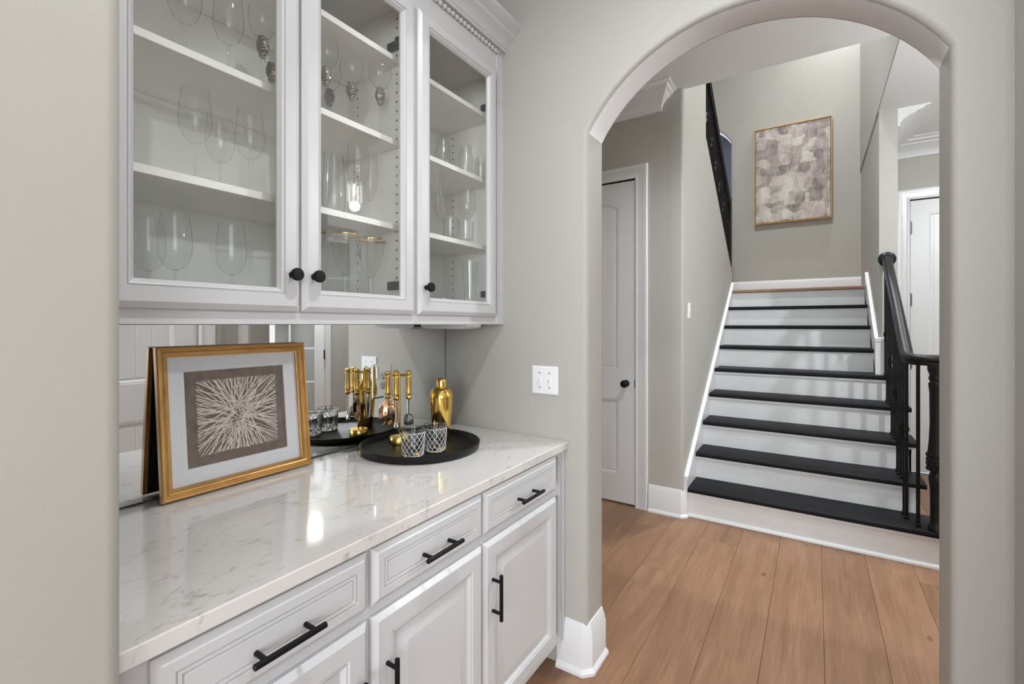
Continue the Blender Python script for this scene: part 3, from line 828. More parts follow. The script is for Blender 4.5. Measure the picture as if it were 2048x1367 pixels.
def base_cab(name, label, y0, y1, cells, group=None):
    t = thing(name, label, 'cabinet', (0, 0, 0), 0, group)
    z0, z1 = 0.112, CT - 0.031
    MB().box(WX + 0.02, BF - 0.02, y0, y1, z0, z1).build('body', 'cab', t, smooth=0)
    MB().box(WX + 0.05, BF - 0.09, y0, y1, 0.0, z0).build('toe_kick', 'cab', t, smooth=0)
    # face frame: open members
    ff = MB().box(BF - 0.0195, BF, y0, y1, z1 - 0.02, z1).box(BF - 0.0195, BF, y0, y1, z0, z0 + 0.04).box(BF - 0.0195, BF, y0, y1, 0.70, 0.745)
    for s_ in sorted({y0, y1 - 0.045, *[c[1] - 0.02 for c in cells[:-1]]}): ff.box(BF - 0.0195, BF + 0.00002, s_, s_ + 0.045, z0 + 0.001, z1 - 0.001)
    ff.build('face_frame', 'cab', t, smooth=0)
    for (a, b, side) in cells:
        d = MB().ring(a, b, 0.735, 0.864, DRWP, PXo(BF), cap_in=True, cap_out=True).build('drawer_front', 'cab', t, smooth=25)
        bar_pull(d, (BF + BD - 0.001, (a + b) / 2, 0.789), 'Y')
        e = MB().ring(a, b, 0.145, 0.708, DOORP, PXo(BF), cap_in=True, cap_out=True).build('door', 'cab', t, smooth=25)
        bar_pull(e, (BF + BD - 0.001, (a + 0.038) if side == 'L' else (b - 0.038), 0.540), 'Z')
    return t
base_cab('base_cabinet', 'wide white base cabinet with two drawers over two raised-panel doors', YL + 0.001, 1.1355, [(0.296, 0.703, 'R'), (0.717, 1.132, 'L')])
b_ = base_cab('base_cabinet', 'narrow white base cabinet with one drawer and one door beside the archway', 1.136, AW - 0.001, [(1.140, 1.612, 'L')])
MB().box(BF, BF + 0.007, 1.655, 1.672, 0.115, CT - 0.032).box(BF, BF + 0.012, 1.678, AW - 0.001, 0.115, CT - 0.032).build('scribe_moulding', 'cab', b_, smooth=0)

ct = MB().cbox(WX + 0.001, -0.830, YL + 0.0005, AW - 0.0005, CT - 0.0305, CT, 0.0025).build('countertop', 'quartz', smooth=0)
tag(ct, 'long polished off-white quartz worktop with faint grey veins on the base cabinets', 'countertop')

# mirror backsplash and mirrored outlet cover
mr = thing('mirror_backsplash', 'frameless mirror covering the wall between worktop and upper cabinets', 'mirror', (0, 0, 0))
MB().cbox(WX + 0.0008, MX, YL + 0.001, AW - 0.004, CT + 0.003, UB - 0.001, 0.0008).build('mirror_glass', 'mirror', mr, smooth=0)
MB().box(WX + 0.0008, MX + 0.0015, YL + 0.001, AW - 0.004, CT + 0.0003, CT + 0.0042).build('bottom_channel', 'slot', mr, smooth=0)
MB().box(WX + 0.0008, MX + 0.0005, AW - 0.004, AW - 0.0006, CT + 0.0003, UB - 0.001).build('edge_joint', 'slot', mr, smooth=0)
ou = thing('mirrored_outlet', 'mirrored outlet cover with two ivory receptacles on the mirror behind the bar tools', 'outlet', (MX, 1.309, 1.146))
MB().ring(-0.050, 0.050, -0.069, 0.069, [(0, 0.0002), (0, 0.003), (0.006, 0.0045), (0.012, 0.005)], PX_, cap_in=True).build('cover_plate', 'mirror', ou, smooth=0)
for s_ in (-1, 1):
    rc = MB().lathe([(0.0168, 0.0), (0.0168, 0.0015), (0.015, 0.003), (0.001, 0.003)], 24, (0.005, 0, s_ * 0.0195), mtx=Matrix.Rotation(PI / 2, 3, 'Y'), cap0=False).build('receptacle', 'rec', ou, smooth=40)
    MB().box(0.0078, 0.0083, -0.0085, -0.0055, s_ * 0.0195 + 0.000, s_ * 0.0195 + 0.009).box(0.0078, 0.0083, 0.0050, 0.0075, s_ * 0.0195 + 0.001, s_ * 0.0195 + 0.008).box(0.0078, 0.0083, -0.003, 0.003, s_ * 0.0195 - 0.010, s_ * 0.0195 - 0.005).build('slot', 'slot', rc, smooth=0)

# ------------------------------------------------------------------ upper cabinets
UF = -1.150; UT = 2.530
GLP = [(0, 0.0005), (0, 0.010), (0.010, BD - 0.002), (0.014, BD), (0.043, BD), (0.0445, BD - 0.004), (0.047, BD - 0.004), (0.0485, BD - 0.0015), (0.052, BD - 0.003), (0.060, BD - 0.012), (0.060, 0.001)]
SHZ = [1.705, 1.992, 2.276]
def upper_cab(name, label, y0, y1, doors, hinge_sides):
    t = thing(name, label, 'cabinet')
    xb = WX + 0.0008
    MB().box(xb, xb + 0.006, y0, y1, UB, UT).build('back_panel', 'cabin', t, smooth=0)
    MB().box(xb + 0.006, UF - 0.0195, y0, y0 + 0.016, UB + 0.012, UT).build('side_panel', 'cabin', t, smooth=0)
    rs = MB().box(xb + 0.006, UF - 0.0195, y1 - 0.016, y1, UB + 0.012, UT).build('side_panel', 'cabin', t, smooth=0)
    MB().box(xb + 0.006, UF - 0.0195, y0, y1, UB, UB + 0.018).build('bottom_panel', 'cab', t, smooth=0)
    MB().box(xb + 0.006, UF - 0.0195, y0 + 0.016, y1 - 0.016, 2.47, 2.488).build('top_panel', 'cabin', t, smooth=0)
    for z in SHZ:
        MB().cbox(xb + 0.007, UF - 0.045, y0 + 0.0165, y1 - 0.0165, z - 0.0095, z + 0.0095, 0.001).build('shelf', 'shelf_edge', t, smooth=0)
    ff = MB().box(UF - 0.0195, UF, y0, y1, UB, 1.425).box(UF - 0.0195, UF, y0, y1, 2.42, UT)
    ff.box(UF - 0.0195, UF - 0.00002, y0, y0 + 0.045, 1.425, 2.42).box(UF - 0.0195, UF - 0.00002, y1 - 0.045, y1, 1.425, 2.42)
    ff.build('face_frame', 'cab', t, smooth=0)
    # shelf pin holes
    for yy in (y0 + 0.0162, y1 - 0.0162):
        ph = MB()
        for xx in (UF - 0.065, UF - 0.27):
            z = 1.44
            while z < 2.45:
                ph.box(xx - 0.0028, xx + 0.0028, yy - 0.0006, yy + 0.0006, z - 0.0028, z + 0.0028); z += 0.032
        tag(ph.build('shelf_pin_holes', 'hole', t, smooth=0), kind='stuff')
    for (a, b, kn), hs in zip(doors, hinge_sides):
        d = MB().ring(a, b, 1.408, 2.458, GLP, PXo(UF), cap_out=False).build('door', 'cab', t, smooth=25)
        MB().box(UF + 0.004, UF + 0.007, a + 0.058, b - 0.058, 1.466, 2.400).build('pane', 'pane', d, smooth=0)
        ky = b - 0.026 if kn == 'R' else a + 0.030
        MB().lathe([(0.009, 0), (0.007, 0.004), (0.006, 0.012), (0.010, 0.016), (0.0155, 0.019), (0.0165, 0.023), (0.0165, 0.028), (0.0150, 0.0305), (0.001, 0.031)], 24, (UF + BD - 0.0005, ky, 1.502), mtx=Matrix.Rotation(PI / 2, 3, 'Y')).build('knob', 'black', d, smooth=40)
        for hz in (1.508, 2.335):
            yy = b - 0.045 if hs == 'R' else a + 0.045
            sg = 1 if hs == 'R' else -1
            side = (y1 - 0.016) if hs == 'R' else (y0 + 0.016)
            MB().cbox(UF - 0.10, UF - 0.02, min(side, side - sg * 0.014), max(side, side - sg * 0.014), hz - 0.014, hz + 0.014, 0.002).cbox(UF - 0.045, UF + 0.003, min(side - sg * 0.03, side - sg * 0.008), max(side - sg * 0.03, side - sg * 0.008), hz - 0.010, hz + 0.010, 0.002).build('hinge', 'hinge', d, smooth=0)
    return t
UY = 1.158
uc1 = upper_cab('upper_cabinet', 'wide white wall cabinet with two glass doors and stemware, left of the narrow one', YL + 0.001, UY - 0.0005, [(0.312, 0.728, 'R'), (0.735, 1.149, 'L')], ['L', 'R'])
uc2 = upper_cab('upper_cabinet', 'narrow white wall cabinet with a single glass door next to the arch wall', UY, AW - 0.001, [(1.166, 1.632, 'L')], ['R'])
MB().box(UF, UF + 0.006, 1.650, 1.662, UB, UT).box(UF, UF + 0.010, 1.668, 1.680, UB, UT).box(UF, UF + 0.006, 1.686, AW - 0.001, UB, UT).build('scribe_moulding', 'cab', uc2, smooth=0)

cr = thing('cabinet_crown', 'stepped white crown moulding with rope bead along the top of the wall cabinets', 'moulding')
cp = [(UF, 2.5305), (UF, 2.556), (UF + 0.020, 2.556), (UF + 0.020, 2.566), (UF + 0.026, 2.570), (UF + 0.030, 2.580), (UF + 0.044, 2.596), (UF + 0.062, 2.606), (UF + 0.066, 2.616), (UF + 0.080, 2.622), (UF + 0.090, 2.632), (UF + 0.094, 2.634), (UF + 0.094, 2.654), (UF - 0.30, 2.654), (UF - 0.30, 2.5305)]
MB().prism(cp, YL + 0.001, AW - 0.001, lambda u, v, a: (u, a, v)).build('crown', 'cab', cr, smooth=25)
rope = MB(); L = AW - YL - 0.05
npt = 420
pts = [(UF + 0.006, YL + 0.003 + L * i / npt, 2.543) for i in range(npt + 1)]
rope.tube(pts, [0.0075 + 0.0022 * math.sin(i * 2 * PI / 7) for i in range(npt + 1)], 8)
tag(rope.build('rope_bead', 'cab', cr, smooth=60), kind='stuff')

ul = thing('under_cabinet_light', 'slim white light bar fixed under the narrow wall cabinet in the corner', 'lamp', (-1.33, 1.56, UB))
MB().prism([(-0.13, 0), (-0.125, -0.012), (-0.105, -0.0185), (0.105, -0.0185), (0.125, -0.012), (0.13, 0)], -0.05, 0.05, lambda u, v, a: (u, a, v)).build('housing', 'plate', ul, smooth=40)
MB().cbox(-0.09, 0.09, -0.035, 0.035, -0.0200, -0.0180, 0.0008).build('lens', 'paper', ul)

# ------------------------------------------------------------------ stemware
def wall_lathe(outer, th=0.0012):
    inner = [(max(r - th, 0.0008), z + (0.0005)) for r, z in outer[::-1]]
    return outer + inner
def glass_thing(kind, name):
    t = thing(name, None, 'glass')
    N = 28
    if kind == 'wine':
        MB().lathe([(0.004, 0.112), (0.014, 0.116), (0.026, 0.128), (0.034, 0.150), (0.036, 0.172), (0.034, 0.205), (0.029, 0.250)], N, cap0=True, cap1=False).build('bowl', 'stem', t, smooth=60)
        MB().lathe([(0.033, 0.0), (0.034, 0.0015), (0.020, 0.0035), (0.006, 0.008), (0.0035, 0.016), (0.0032, 0.06), (0.0040, 0.105), (0.007, 0.1135)], N).build('stem', 'stem', t, smooth=60)
    elif kind == 'flute':
        MB().lathe([(0.004, 0.090), (0.010, 0.10), (0.018, 0.125), (0.022, 0.165), (0.022, 0.20), (0.019, 0.262)], N, cap0=True, cap1=False).build('bowl', 'stem', t, smooth=60)
        MB().lathe([(0.030, 0.0), (0.031, 0.0015), (0.018, 0.0035), (0.005, 0.008), (0.0035, 0.016), (0.0035, 0.08), (0.006, 0.0915)], N).build('stem', 'stem', t, smooth=60)
    elif kind == 'goblet':
        MB().lathe([(0.008, 0.176), (0.020, 0.182), (0.032, 0.200), (0.037, 0.222), (0.036, 0.243), (0.033, 0.260)], N, cap0=True, cap1=False).build('bowl', 'stem', t, smooth=60)
        MB().lathe([(0.036, 0.0), (0.037, 0.0015), (0.022, 0.004), (0.007, 0.010), (0.005, 0.02), (0.005, 0.105), (0.007, 0.121)], N).build('stem', 'stem', t, smooth=60)
        lt = MB(); n = 14; m = 9
        b0 = 0
        pr = [(0.0085, 0.120), (0.0105, 0.126), (0.0085, 0.129), (0.0125, 0.136), (0.0155, 0.146), (0.0160, 0.154), (0.0145, 0.163), (0.0115, 0.1705), (0.0125, 0.173), (0.0110, 0.1765)]
        for j, (r, z) in enumerate(pr):
            for i in range(n):
                a = 2 * PI * (i + 0.5 * (j % 2)) / n
                rr = r + (0.0013 if (i + j) % 2 and 2 < j < 8 else 0)
                lt.v.append((rr * math.cos(a), rr * math.sin(a), z))
        for j in range(len(pr) - 1):
            for i in range(n):
                i2 = (i + 1) % n
                lt.f.append((j * n + i, j * n + i2, (j + 1) * n + i2, (j + 1) * n + i))
        lt.f.append(tuple(range(n))); lt.f.append(tuple((len(pr) - 1) * n + i for i in range(n)))
        lo_ = lt.build('lattice_stem', 'pewter', t, smooth=0)
        lo_['label'] = 'dark silver lattice bulb on the stem'
    elif kind == 'goldrim':
        MB().lathe([(0.006, 0.140), (0.014, 0.148), (0.026, 0.175), (0.038, 0.215), (0.045, 0.248), (0.048, 0.270)], N, cap0=True, cap1=False).build('bowl', 'stem', t, smooth=60)
        MB().lathe([(0.036, 0.0), (0.037, 0.0015), (0.022, 0.005), (0.009, 0.012), (0.006, 0.03), (0.0065, 0.10), (0.011, 0.1415)], N).build('stem', 'stem', t, smooth=60)
        g = MB().lathe([(0.0481, 0.2675), (0.0492, 0.2700), (0.0484, 0.2725), (0.0474, 0.2700)], N, cap0=False, cap1=False).build('gold_rim', 'gold', t, smooth=60)
    elif kind == 'tumbler':
        MB().lathe([(0.028, 0.0), (0.029, 0.002), (0.031, 0.088), (0.030, 0.0885), (0.027, 0.012), (0.001, 0.010)], 20, cap1=False).build('cup', 'stem', t, smooth=40)
    elif kind == 'shot':
        MB().lathe([(0.020, 0.0), (0.021, 0.002), (0.026, 0.125), (0.025, 0.1255), (0.019, 0.014), (0.001, 0.012)], 20, cap1=False).build('cup', 'stem', t, smooth=40)
    elif kind == 'jar':
        MB().lathe([(0.028, 0.0), (0.030, 0.003), (0.030, 0.085), (0.026, 0.098), (0.024, 0.102), (0.0235, 0.130), (0.022, 0.130), (0.0225, 0.10), (0.0285, 0.083), (0.0285, 0.008), (0.001, 0.007)], 22, cap1=False).build('cup', 'stem', t, smooth=40)
    elif kind == 'stemless':
        MB().lathe([(0.022, 0.0), (0.026, 0.004), (0.034, 0.035), (0.036, 0.07), (0.033, 0.13), (0.029, 0.20), (0.028, 0.20), (0.032, 0.13), (0.0345, 0.07), (0.032, 0.036), (0.022, 0.012), (0.001, 0.011)], 26, cap1=False).build('cup', 'stem', t, smooth=50)
    elif kind == 'pilsner':
        MB().lathe([(0.026, 0.0), (0.027, 0.004), (0.020, 0.012), (0.021, 0.02), (0.026, 0.12), (0.036, 0.250), (0.0348, 0.250), (0.025, 0.12), (0.019, 0.03), (0.001, 0.028)], 24, cap1=False).build('cup', 'stem', t, smooth=40)
    return t
FZ = UB + 0.0185
T1, T2, T3 = [z + 0.0100 for z in SHZ]
GL = [  # kind, name, x, y, z, label
 ('wine', 'wine_glass', -1.30, 0.506, FZ, 'tall clear wine glass on the cabinet floor behind the leftmost glass door', 'wine glasses'),
 ('wine', 'wine_glass', -1.38, 0.480, FZ, 'clear wine glass at the back of the leftmost cabinet floor, half hidden', 'wine glasses'),
 ('wine', 'wine_glass', -1.30, 0.636, FZ, 'clear wine glass on the cabinet floor nearest the left knob', 'wine glasses'),
 ('wine', 'wine_glass', -1.30, 0.550, T1, 'clear wine glass in the middle of the lower shelf behind the left door', 'wine glasses'),
 ('wine', 'wine_glass', -1.30, 0.685, T1, 'clear wine glass at the right of the lower shelf behind the left door', 'wine glasses'),
 ('wine', 'wine_glass', -1.40, 0.655, T1, 'clear wine glass at the back of the lower shelf behind the left door', 'wine glasses'),
 ('wine', 'wine_glass', -1.30, 0.527, T2, 'left clear wine glass on the upper shelf seen through the left door', 'wine glasses'),
 ('wine', 'wine_glass', -1.30, 0.629, T2, 'second clear wine glass on the upper shelf beside the lattice goblets', 'wine glasses'),
 ('goblet', 'lattice_goblet', -1.30, 0.720, T2, 'goblet with silver lattice stem, leftmost on the upper shelf', 'lattice goblets'),
 ('goblet', 'lattice_goblet', -1.407, 0.807, T2, 'goblet with silver lattice stem half hidden behind the upper shelf edge, left door', 'lattice goblets'),
 ('goblet', 'lattice_goblet', -1.286, 0.913, T2, 'goblet with silver lattice stem at the left edge of the middle glass door', 'lattice goblets'),
 ('goblet', 'lattice_goblet', -1.397, 1.005, T2, 'goblet with silver lattice stem low behind the shelf, middle door left', 'lattice goblets'),
 ('goblet', 'lattice_goblet', -1.295, 1.016, T2, 'goblet with silver lattice stem in the centre of the middle glass door', 'lattice goblets'),
 ('goblet', 'lattice_goblet', -1.243, 1.092, T2, 'rightmost goblet with silver lattice stem behind the middle glass door', 'lattice goblets'),
 ('stemless', 'stemless_glass', -1.28, 0.937, T1, 'wide stemless glass at the left of the lower shelf, middle door', 'tumblers'),
 ('wine', 'wine_glass', -1.25, 1.005, T1, 'clear wine glass in the centre of the lower shelf, middle door', 'wine glasses'),
 ('flute', 'flute_glass', -1.30, 1.100, T1, 'slender clear glass right of the wine glass on the middle lower shelf', 'wine glasses'),
 ('goldrim', 'gold_rimmed_goblet', -1.30, 0.862, FZ, 'gold-rimmed goblet mostly hidden by the middle door stile', 'gold-rimmed goblets'),
 ('goldrim', 'gold_rimmed_goblet', -1.28, 0.978, FZ, 'gold-rimmed goblet in the middle of the cabinet floor, middle door', 'gold-rimmed goblets'),
 ('goldrim', 'gold_rimmed_goblet', -1.28, 1.083, FZ, 'gold-rimmed goblet at the right of the cabinet floor, middle door', 'gold-rimmed goblets'),
 ('tumbler', 'tumbler_glass', -1.36, 1.500, T2, 'small clear glass at the back of the upper shelf, narrow cabinet', 'tumblers'),
 ('jar', 'jar_glass', -1.28, 1.455, T2, 'clear necked glass at the left of the upper shelf, narrow cabinet', 'tumblers'),
 ('jar', 'jar_glass', -1.245, 1.560, T2, 'clear jar-shaped glass in front of the white card, narrow cabinet', 'tumblers'),
 ('tumbler', 'tumbler_glass', -1.215, 1.628, T2, 'clear tumbler at the far right of the upper shelf, narrow cabinet', 'tumblers'),
 ('flute', 'flute_glass', -1.25, 1.388, T1, 'tall flute at the left of the lower shelf, narrow cabinet', 'wine glasses'),
 ('wine', 'wine_glass', -1.37, 1.560, T1, 'clear wine glass at the back of the lower shelf, narrow cabinet', 'wine glasses'),
 ('wine', 'wine_glass', -1.262, 1.592, T1, 'clear wine glass at the right of the lower shelf, narrow cabinet', 'wine glasses'),
 ('tumbler', 'tumbler_glass', -1.235, 1.450, T1, 'left clear tumbler on the lower shelf of the narrow cabinet', 'tumblers'),
 ('tumbler', 'tumbler_glass', -1.215, 1.525, T1, 'right clear tumbler on the lower shelf of the narrow cabinet', 'tumblers'),
 ('pilsner', 'pilsner_glass', -1.24, 1.583, FZ, 'tall flared beer glass on the floor of the narrow cabinet', 'tumblers'),
 ('tumbler', 'tumbler_glass', -1.26, 1.440, FZ, 'left clear tumbler on the floor of the narrow cabinet', 'tumblers'),
 ('tumbler', 'tumbler_glass', -1.30, 1.515, FZ, 'right clear tumbler on the floor of the narrow cabinet', 'tumblers'),
]
protos = {}
for kind, nm, x, y, z, lab, grp in GL:
    if kind not in protos:
        t = glass_thing(kind, nm); protos[kind] = t; t.location = (x, y, z); t['label'] = lab; t['group'] = grp
    else:
        t = copy_tree(protos[kind], (x, y, z), lab); t['group'] = grp
c_ = MB().prism([(0.0, 0.0), (0.085, 0.0), (0.085, 0.125), (0.078, 0.125)], -0.001, 0.001, lambda u, v, a: (a, u, v)).prism([(0.085, 0.0), (0.095, 0.0), (0.095, 0.12), (0.085, 0.125)], -0.02, 0.001, lambda u, v, a: (a, u, v)).build('folded_card', 'paper', None, (-1.40, 1.535, T2), smooth=0)
tag(c_, 'folded white card standing at the back of the upper shelf, narrow cabinet', 'card')

# ------------------------------------------------------------------ framed stick art leaning on the mirror
FWD, FHT, FTH = 0.424, 0.404, 0.030
fr = thing('stick_art_frame', 'gold wood frame with white mat and sunburst of pale sticks leaning on the mirror', 'picture', (0, 0, 0))
lean = math.radians(6.0)
fr.location = (-1.434, 0.7315, CT + 0.0035)
fr.rotation_euler = (0, -lean, 0)
# local: back of frame at x=0, front at x=FTH, u=Y, v=Z from 0 to FHT
FRP = [(0.006, 0.0), (0.006, 0.010), (0.0, 0.011), (0.0, FTH - 0.004), (0.003, FTH), (0.007, FTH), (0.009, FTH - 0.005), (0.012, FTH - 0.005), (0.017, FTH - 0.002), (0.020, FTH - 0.003), (0.024, FTH - 0.009), (0.026, FTH - 0.011), (0.028, FTH - 0.012), (0.028, FTH - 0.020)]
hw, h = FWD / 2, FHT
corners = [(-hw, 0), (hw, 0), (hw, h), (-hw, h)]
dirs = [(1, 1), (-1, 1), (-1, -1), (1, -1)]
for i in range(4):
    i2 = (i + 1) % 4; m_ = MB(); n = len(FRP)
    for ci in (i, i2):
        (u, v), (du, dv) = corners[ci], dirs[ci]
        for d, q in FRP: m_.v.append((q, u + du * d, v + dv * d))
    for j in range(n):
        j2 = (j + 1) % n
        m_.f.append((j, j2, n + j2, n + j))
    m_.f.append(tuple(range(n))); m_.f.append(tuple(n + j for j in range(n)))
    m_.build('frame_rail', 'goldwood' if i % 2 == 0 else 'goldwood_v', fr, smooth=25)
MB().box(0.0005, 0.004, -hw + 0.008, hw - 0.008, 0.008, h - 0.008).build('backing_board', 'backing', fr, smooth=0)
MA = FTH - 0.020
WW, WH = 0.287, 0.267
mt = MB().ring(-hw + 0.020, hw - 0.020, 0.020, h - 0.020, [(0, MA - 0.002), (0, MA), ((FWD - 0.04 - WW) / 2 - 0.014, MA), ((FWD - 0.04 - WW) / 2 - 0.0138, MA - 0.0004), ((FWD - 0.04 - WW) / 2 - 0.0122, MA - 0.0004), ((FWD - 0.04 - WW) / 2 - 0.012, MA)], PX_)
i0 = (FWD - 0.04 - WW) / 2 - 0.012
mt2 = MB()
mt.ring(-hw + 0.020 + i0, hw - 0.020 - i0, h / 2 - WH / 2 - 0.012, h / 2 + WH / 2 + 0.012, [(0, MA), (0.012, MA), (0.0135, MA - 0.003)], PX_)
# close the slit between the two rings (heights differ slightly)
mt.build('mat_board', 'matboard', fr, smooth=0)
MB().box(0.0045, MA - 0.0035, -hw + 0.022, hw - 0.022, 0.022, h - 0.022).build('linen_ground', 'linen', fr, smooth=0)
st = MB(); rnd = random.Random(3)
SW, SH = 0.232, 0.212
cu, cv = 0.0, h / 2
for i in range(150):
    side = rnd.random(); 
    a = 2 * PI * (i + rnd.uniform(-0.4, 0.4)) / 150
    ca, sa = math.cos(a), math.sin(a)
    k = min((SW / 2) / max(abs(ca), 1e-4), (SH / 2) / max(abs(sa), 1e-4)) * rnd.uniform(0.965, 1.0)
    r0 = rnd.uniform(0.004, 0.045); off = rnd.uniform(-0.022, 0.022)
    p0 = Vector((cu + ca * r0 - sa * off, cv + sa * r0 + ca * off)); p1 = Vector((cu + ca * k, cv + sa * k))
    if rnd.random() < 0.45: p0 = p0 - (p1 - p0) * rnd.uniform(0.05, 0.30)
    d = (p1 - p0); nrm = Vector((-d.y, d.x)).normalized(); wd = rnd.uniform(0.0009, 0.0018)
    x0 = MA - 0.0034 + rnd.uniform(0, 0.0008); x1 = x0 + rnd.uniform(0.0008, 0.0020); mid = (p0 + p1) / 2 + nrm * rnd.uniform(-0.004, 0.004)
    b = len(st.v)
    for q, ww in ((p0, wd * 0.7), (mid, wd), (p1, wd * 1.15)):
        for (s_, xx) in ((-1, x0), (-0.6, x1), (0.6, x1), (1, x0)):
            st.v.append((xx, q.x + nrm.x * ww * s_, q.y + nrm.y * ww * s_))
    for j in range(2):
        for t in range(3): st.f.append((b + j * 4 + t, b + j * 4 + t + 1, b + j * 4 + 4 + t + 1, b + j * 4 + 4 + t))
    st.f.append((b, b + 1, b + 2, b + 3)); st.f.append((b + 8, b + 9, b + 10, b + 11))
tag(st.build('stick_sunburst', 'stick', fr, smooth=0), kind='stuff')
MB().box(MA + 0.0005, MA + 0.002, -hw + 0.022, hw - 0.022, 0.022, h - 0.022).build('glazing', 'glazing', fr, smooth=0)

# ------------------------------------------------------------------ tray with bar things
TC = (-1.252, 1.298); TR = 0.222
tr = MB().lathe([(0.001, 0.0005), (TR - 0.010, 0.0005), (TR - 0.004, 0.004), (TR, 0.018), (TR + 0.001, 0.026), (TR - 0.003, 0.028), (TR - 0.006, 0.026), (TR - 0.009, 0.012), (TR - 0.016, 0.008), (0.001, 0.008)], 72, cap0=True, cap1=True).build('serving_tray', 'tray', None, (TC[0], TC[1], CT), smooth=50)
tag(tr, 'round matte black serving tray with low rim on the worktop', 'tray')
TZ = CT + 0.0083
sh = thing('cocktail_shaker', 'shiny gold cocktail shaker standing at the back of the black tray', 'shaker', (-1.252, 1.412, TZ))
MB().lathe([(0.001, 0), (0.030, 0), (0.0325, 0.003), (0.0345, 0.03), (0.040, 0.09), (0.0450, 0.145), (0.0460, 0.168), (0.001, 0.168)], 40).build('body', 'gold', sh, smooth=50)
MB().lathe([(0.001, 0.1685), (0.0462, 0.1685), (0.0466, 0.171), (0.0455, 0.180), (0.040, 0.196), (0.030, 0.206), (0.0215, 0.2095), (0.001, 0.2095)], 40).build('shoulder', 'gold', sh, smooth=50)
MB().lathe([(0.001, 0.2098), (0.0205, 0.2098), (0.0205, 0.232), (0.0190, 0.240), (0.0140, 0.2455), (0.006, 0.2475), (0.001, 0.2478)], 32).build('cap', 'gold', sh, smooth=50)

def cut_tumbler(name):
    t = thing(name, None, 'glass')
    H_ = 0.096
    R_ = lambda z: 0.0365 + 0.0065 * z / H_
    MB().lathe([(0.001, 0.0), (0.033, 0.0), (R_(0), 0.004), (R_(0.03), 0.03), (R_(H_), H_ - 0.001), (R_(H_) - 0.001, H_), (R_(H_) - 0.0026, H_ - 0.001), (0.0345, 0.03), (0.032, 0.016), (0.001, 0.014)], 40).build('cup', 'crystal', t, smooth=40)
    lat = MB()
    for s_ in (-1, 1):
        for q in range(14):
            pts = []
            for i in range(13):
                z = 0.006 + (H_ - 0.018) * i / 12
                a = 2 * PI * q / 14 + s_ * (z / H_) * 1.75
                pts.append(((R_(z) + 0.0001) * math.cos(a), (R_(z) + 0.0001) * math.sin(a), z))
            lat.tube(pts, 0.00075, 4)
    for z in (0.005, H_ - 0.012):
        lat.tube([((R_(z) + 0.0001) * math.cos(2 * PI * i / 40), (R_(z) + 0.0001) * math.sin(2 * PI * i / 40), z) for i in range(41)], 0.00075, 4, cap=False)
    tag(lat.build('cut_lattice', 'cut_glint', t, smooth=60), kind='stuff')
    return t
g1 = cut_tumbler('crystal_tumbler'); g1.location = (-1.186, 1.190, TZ)
tag(g1, 'diamond-cut crystal tumbler at the front left of the black tray', 'glass', 'crystal tumblers on the tray')
g2 = copy_tree(g1, (-1.165, 1.282, TZ), 'diamond-cut crystal tumbler in front of the gold shaker on the tray')

bt = thing('bar_tool_set', 'gold bar tools hanging from a round-based stand on the black tray', 'bar tools', (-1.358, 1.288, TZ))
MB().lathe([(0.001, 0), (0.035, 0), (0.037, 0.002), (0.037, 0.024), (0.035, 0.0265), (0.001, 0.0265)], 36).build('base', 'brushed', bt, smooth=40)
MB().lathe([(0.0045, 0.0266), (0.0045, 0.272), (0.001, 0.276)], 14).build('post', 'gold', bt, smooth=40)
hk = MB(); HR = 0.034
for q in range(5):
    a = q * 2 * PI / 5 + 0.5
    hk.tube([(0, 0, 0.262), (HR * math.cos(a), HR * math.sin(a), 0.262)], 0.0022, 8)
hk.tube([(HR * math.cos(i * 2 * PI / 24), HR * math.sin(i * 2 * PI / 24), 0.262) for i in range(25)], 0.002, 8, cap=False)
hk.build('hanger', 'gold', bt, smooth=50)
HPR = [(0.001, 0.0), (0.0075, 0.001), (0.0105, 0.006), (0.0075, 0.011), (0.0070, 0.015), (0.0095, 0.018), (0.0088, 0.028), (0.0078, 0.082), (0.0092, 0.086), (0.0095, 0.091), (0.0070, 0.094), (0.0100, 0.100), (0.0095, 0.105), (0.001, 0.108)]
tool_dirs = []
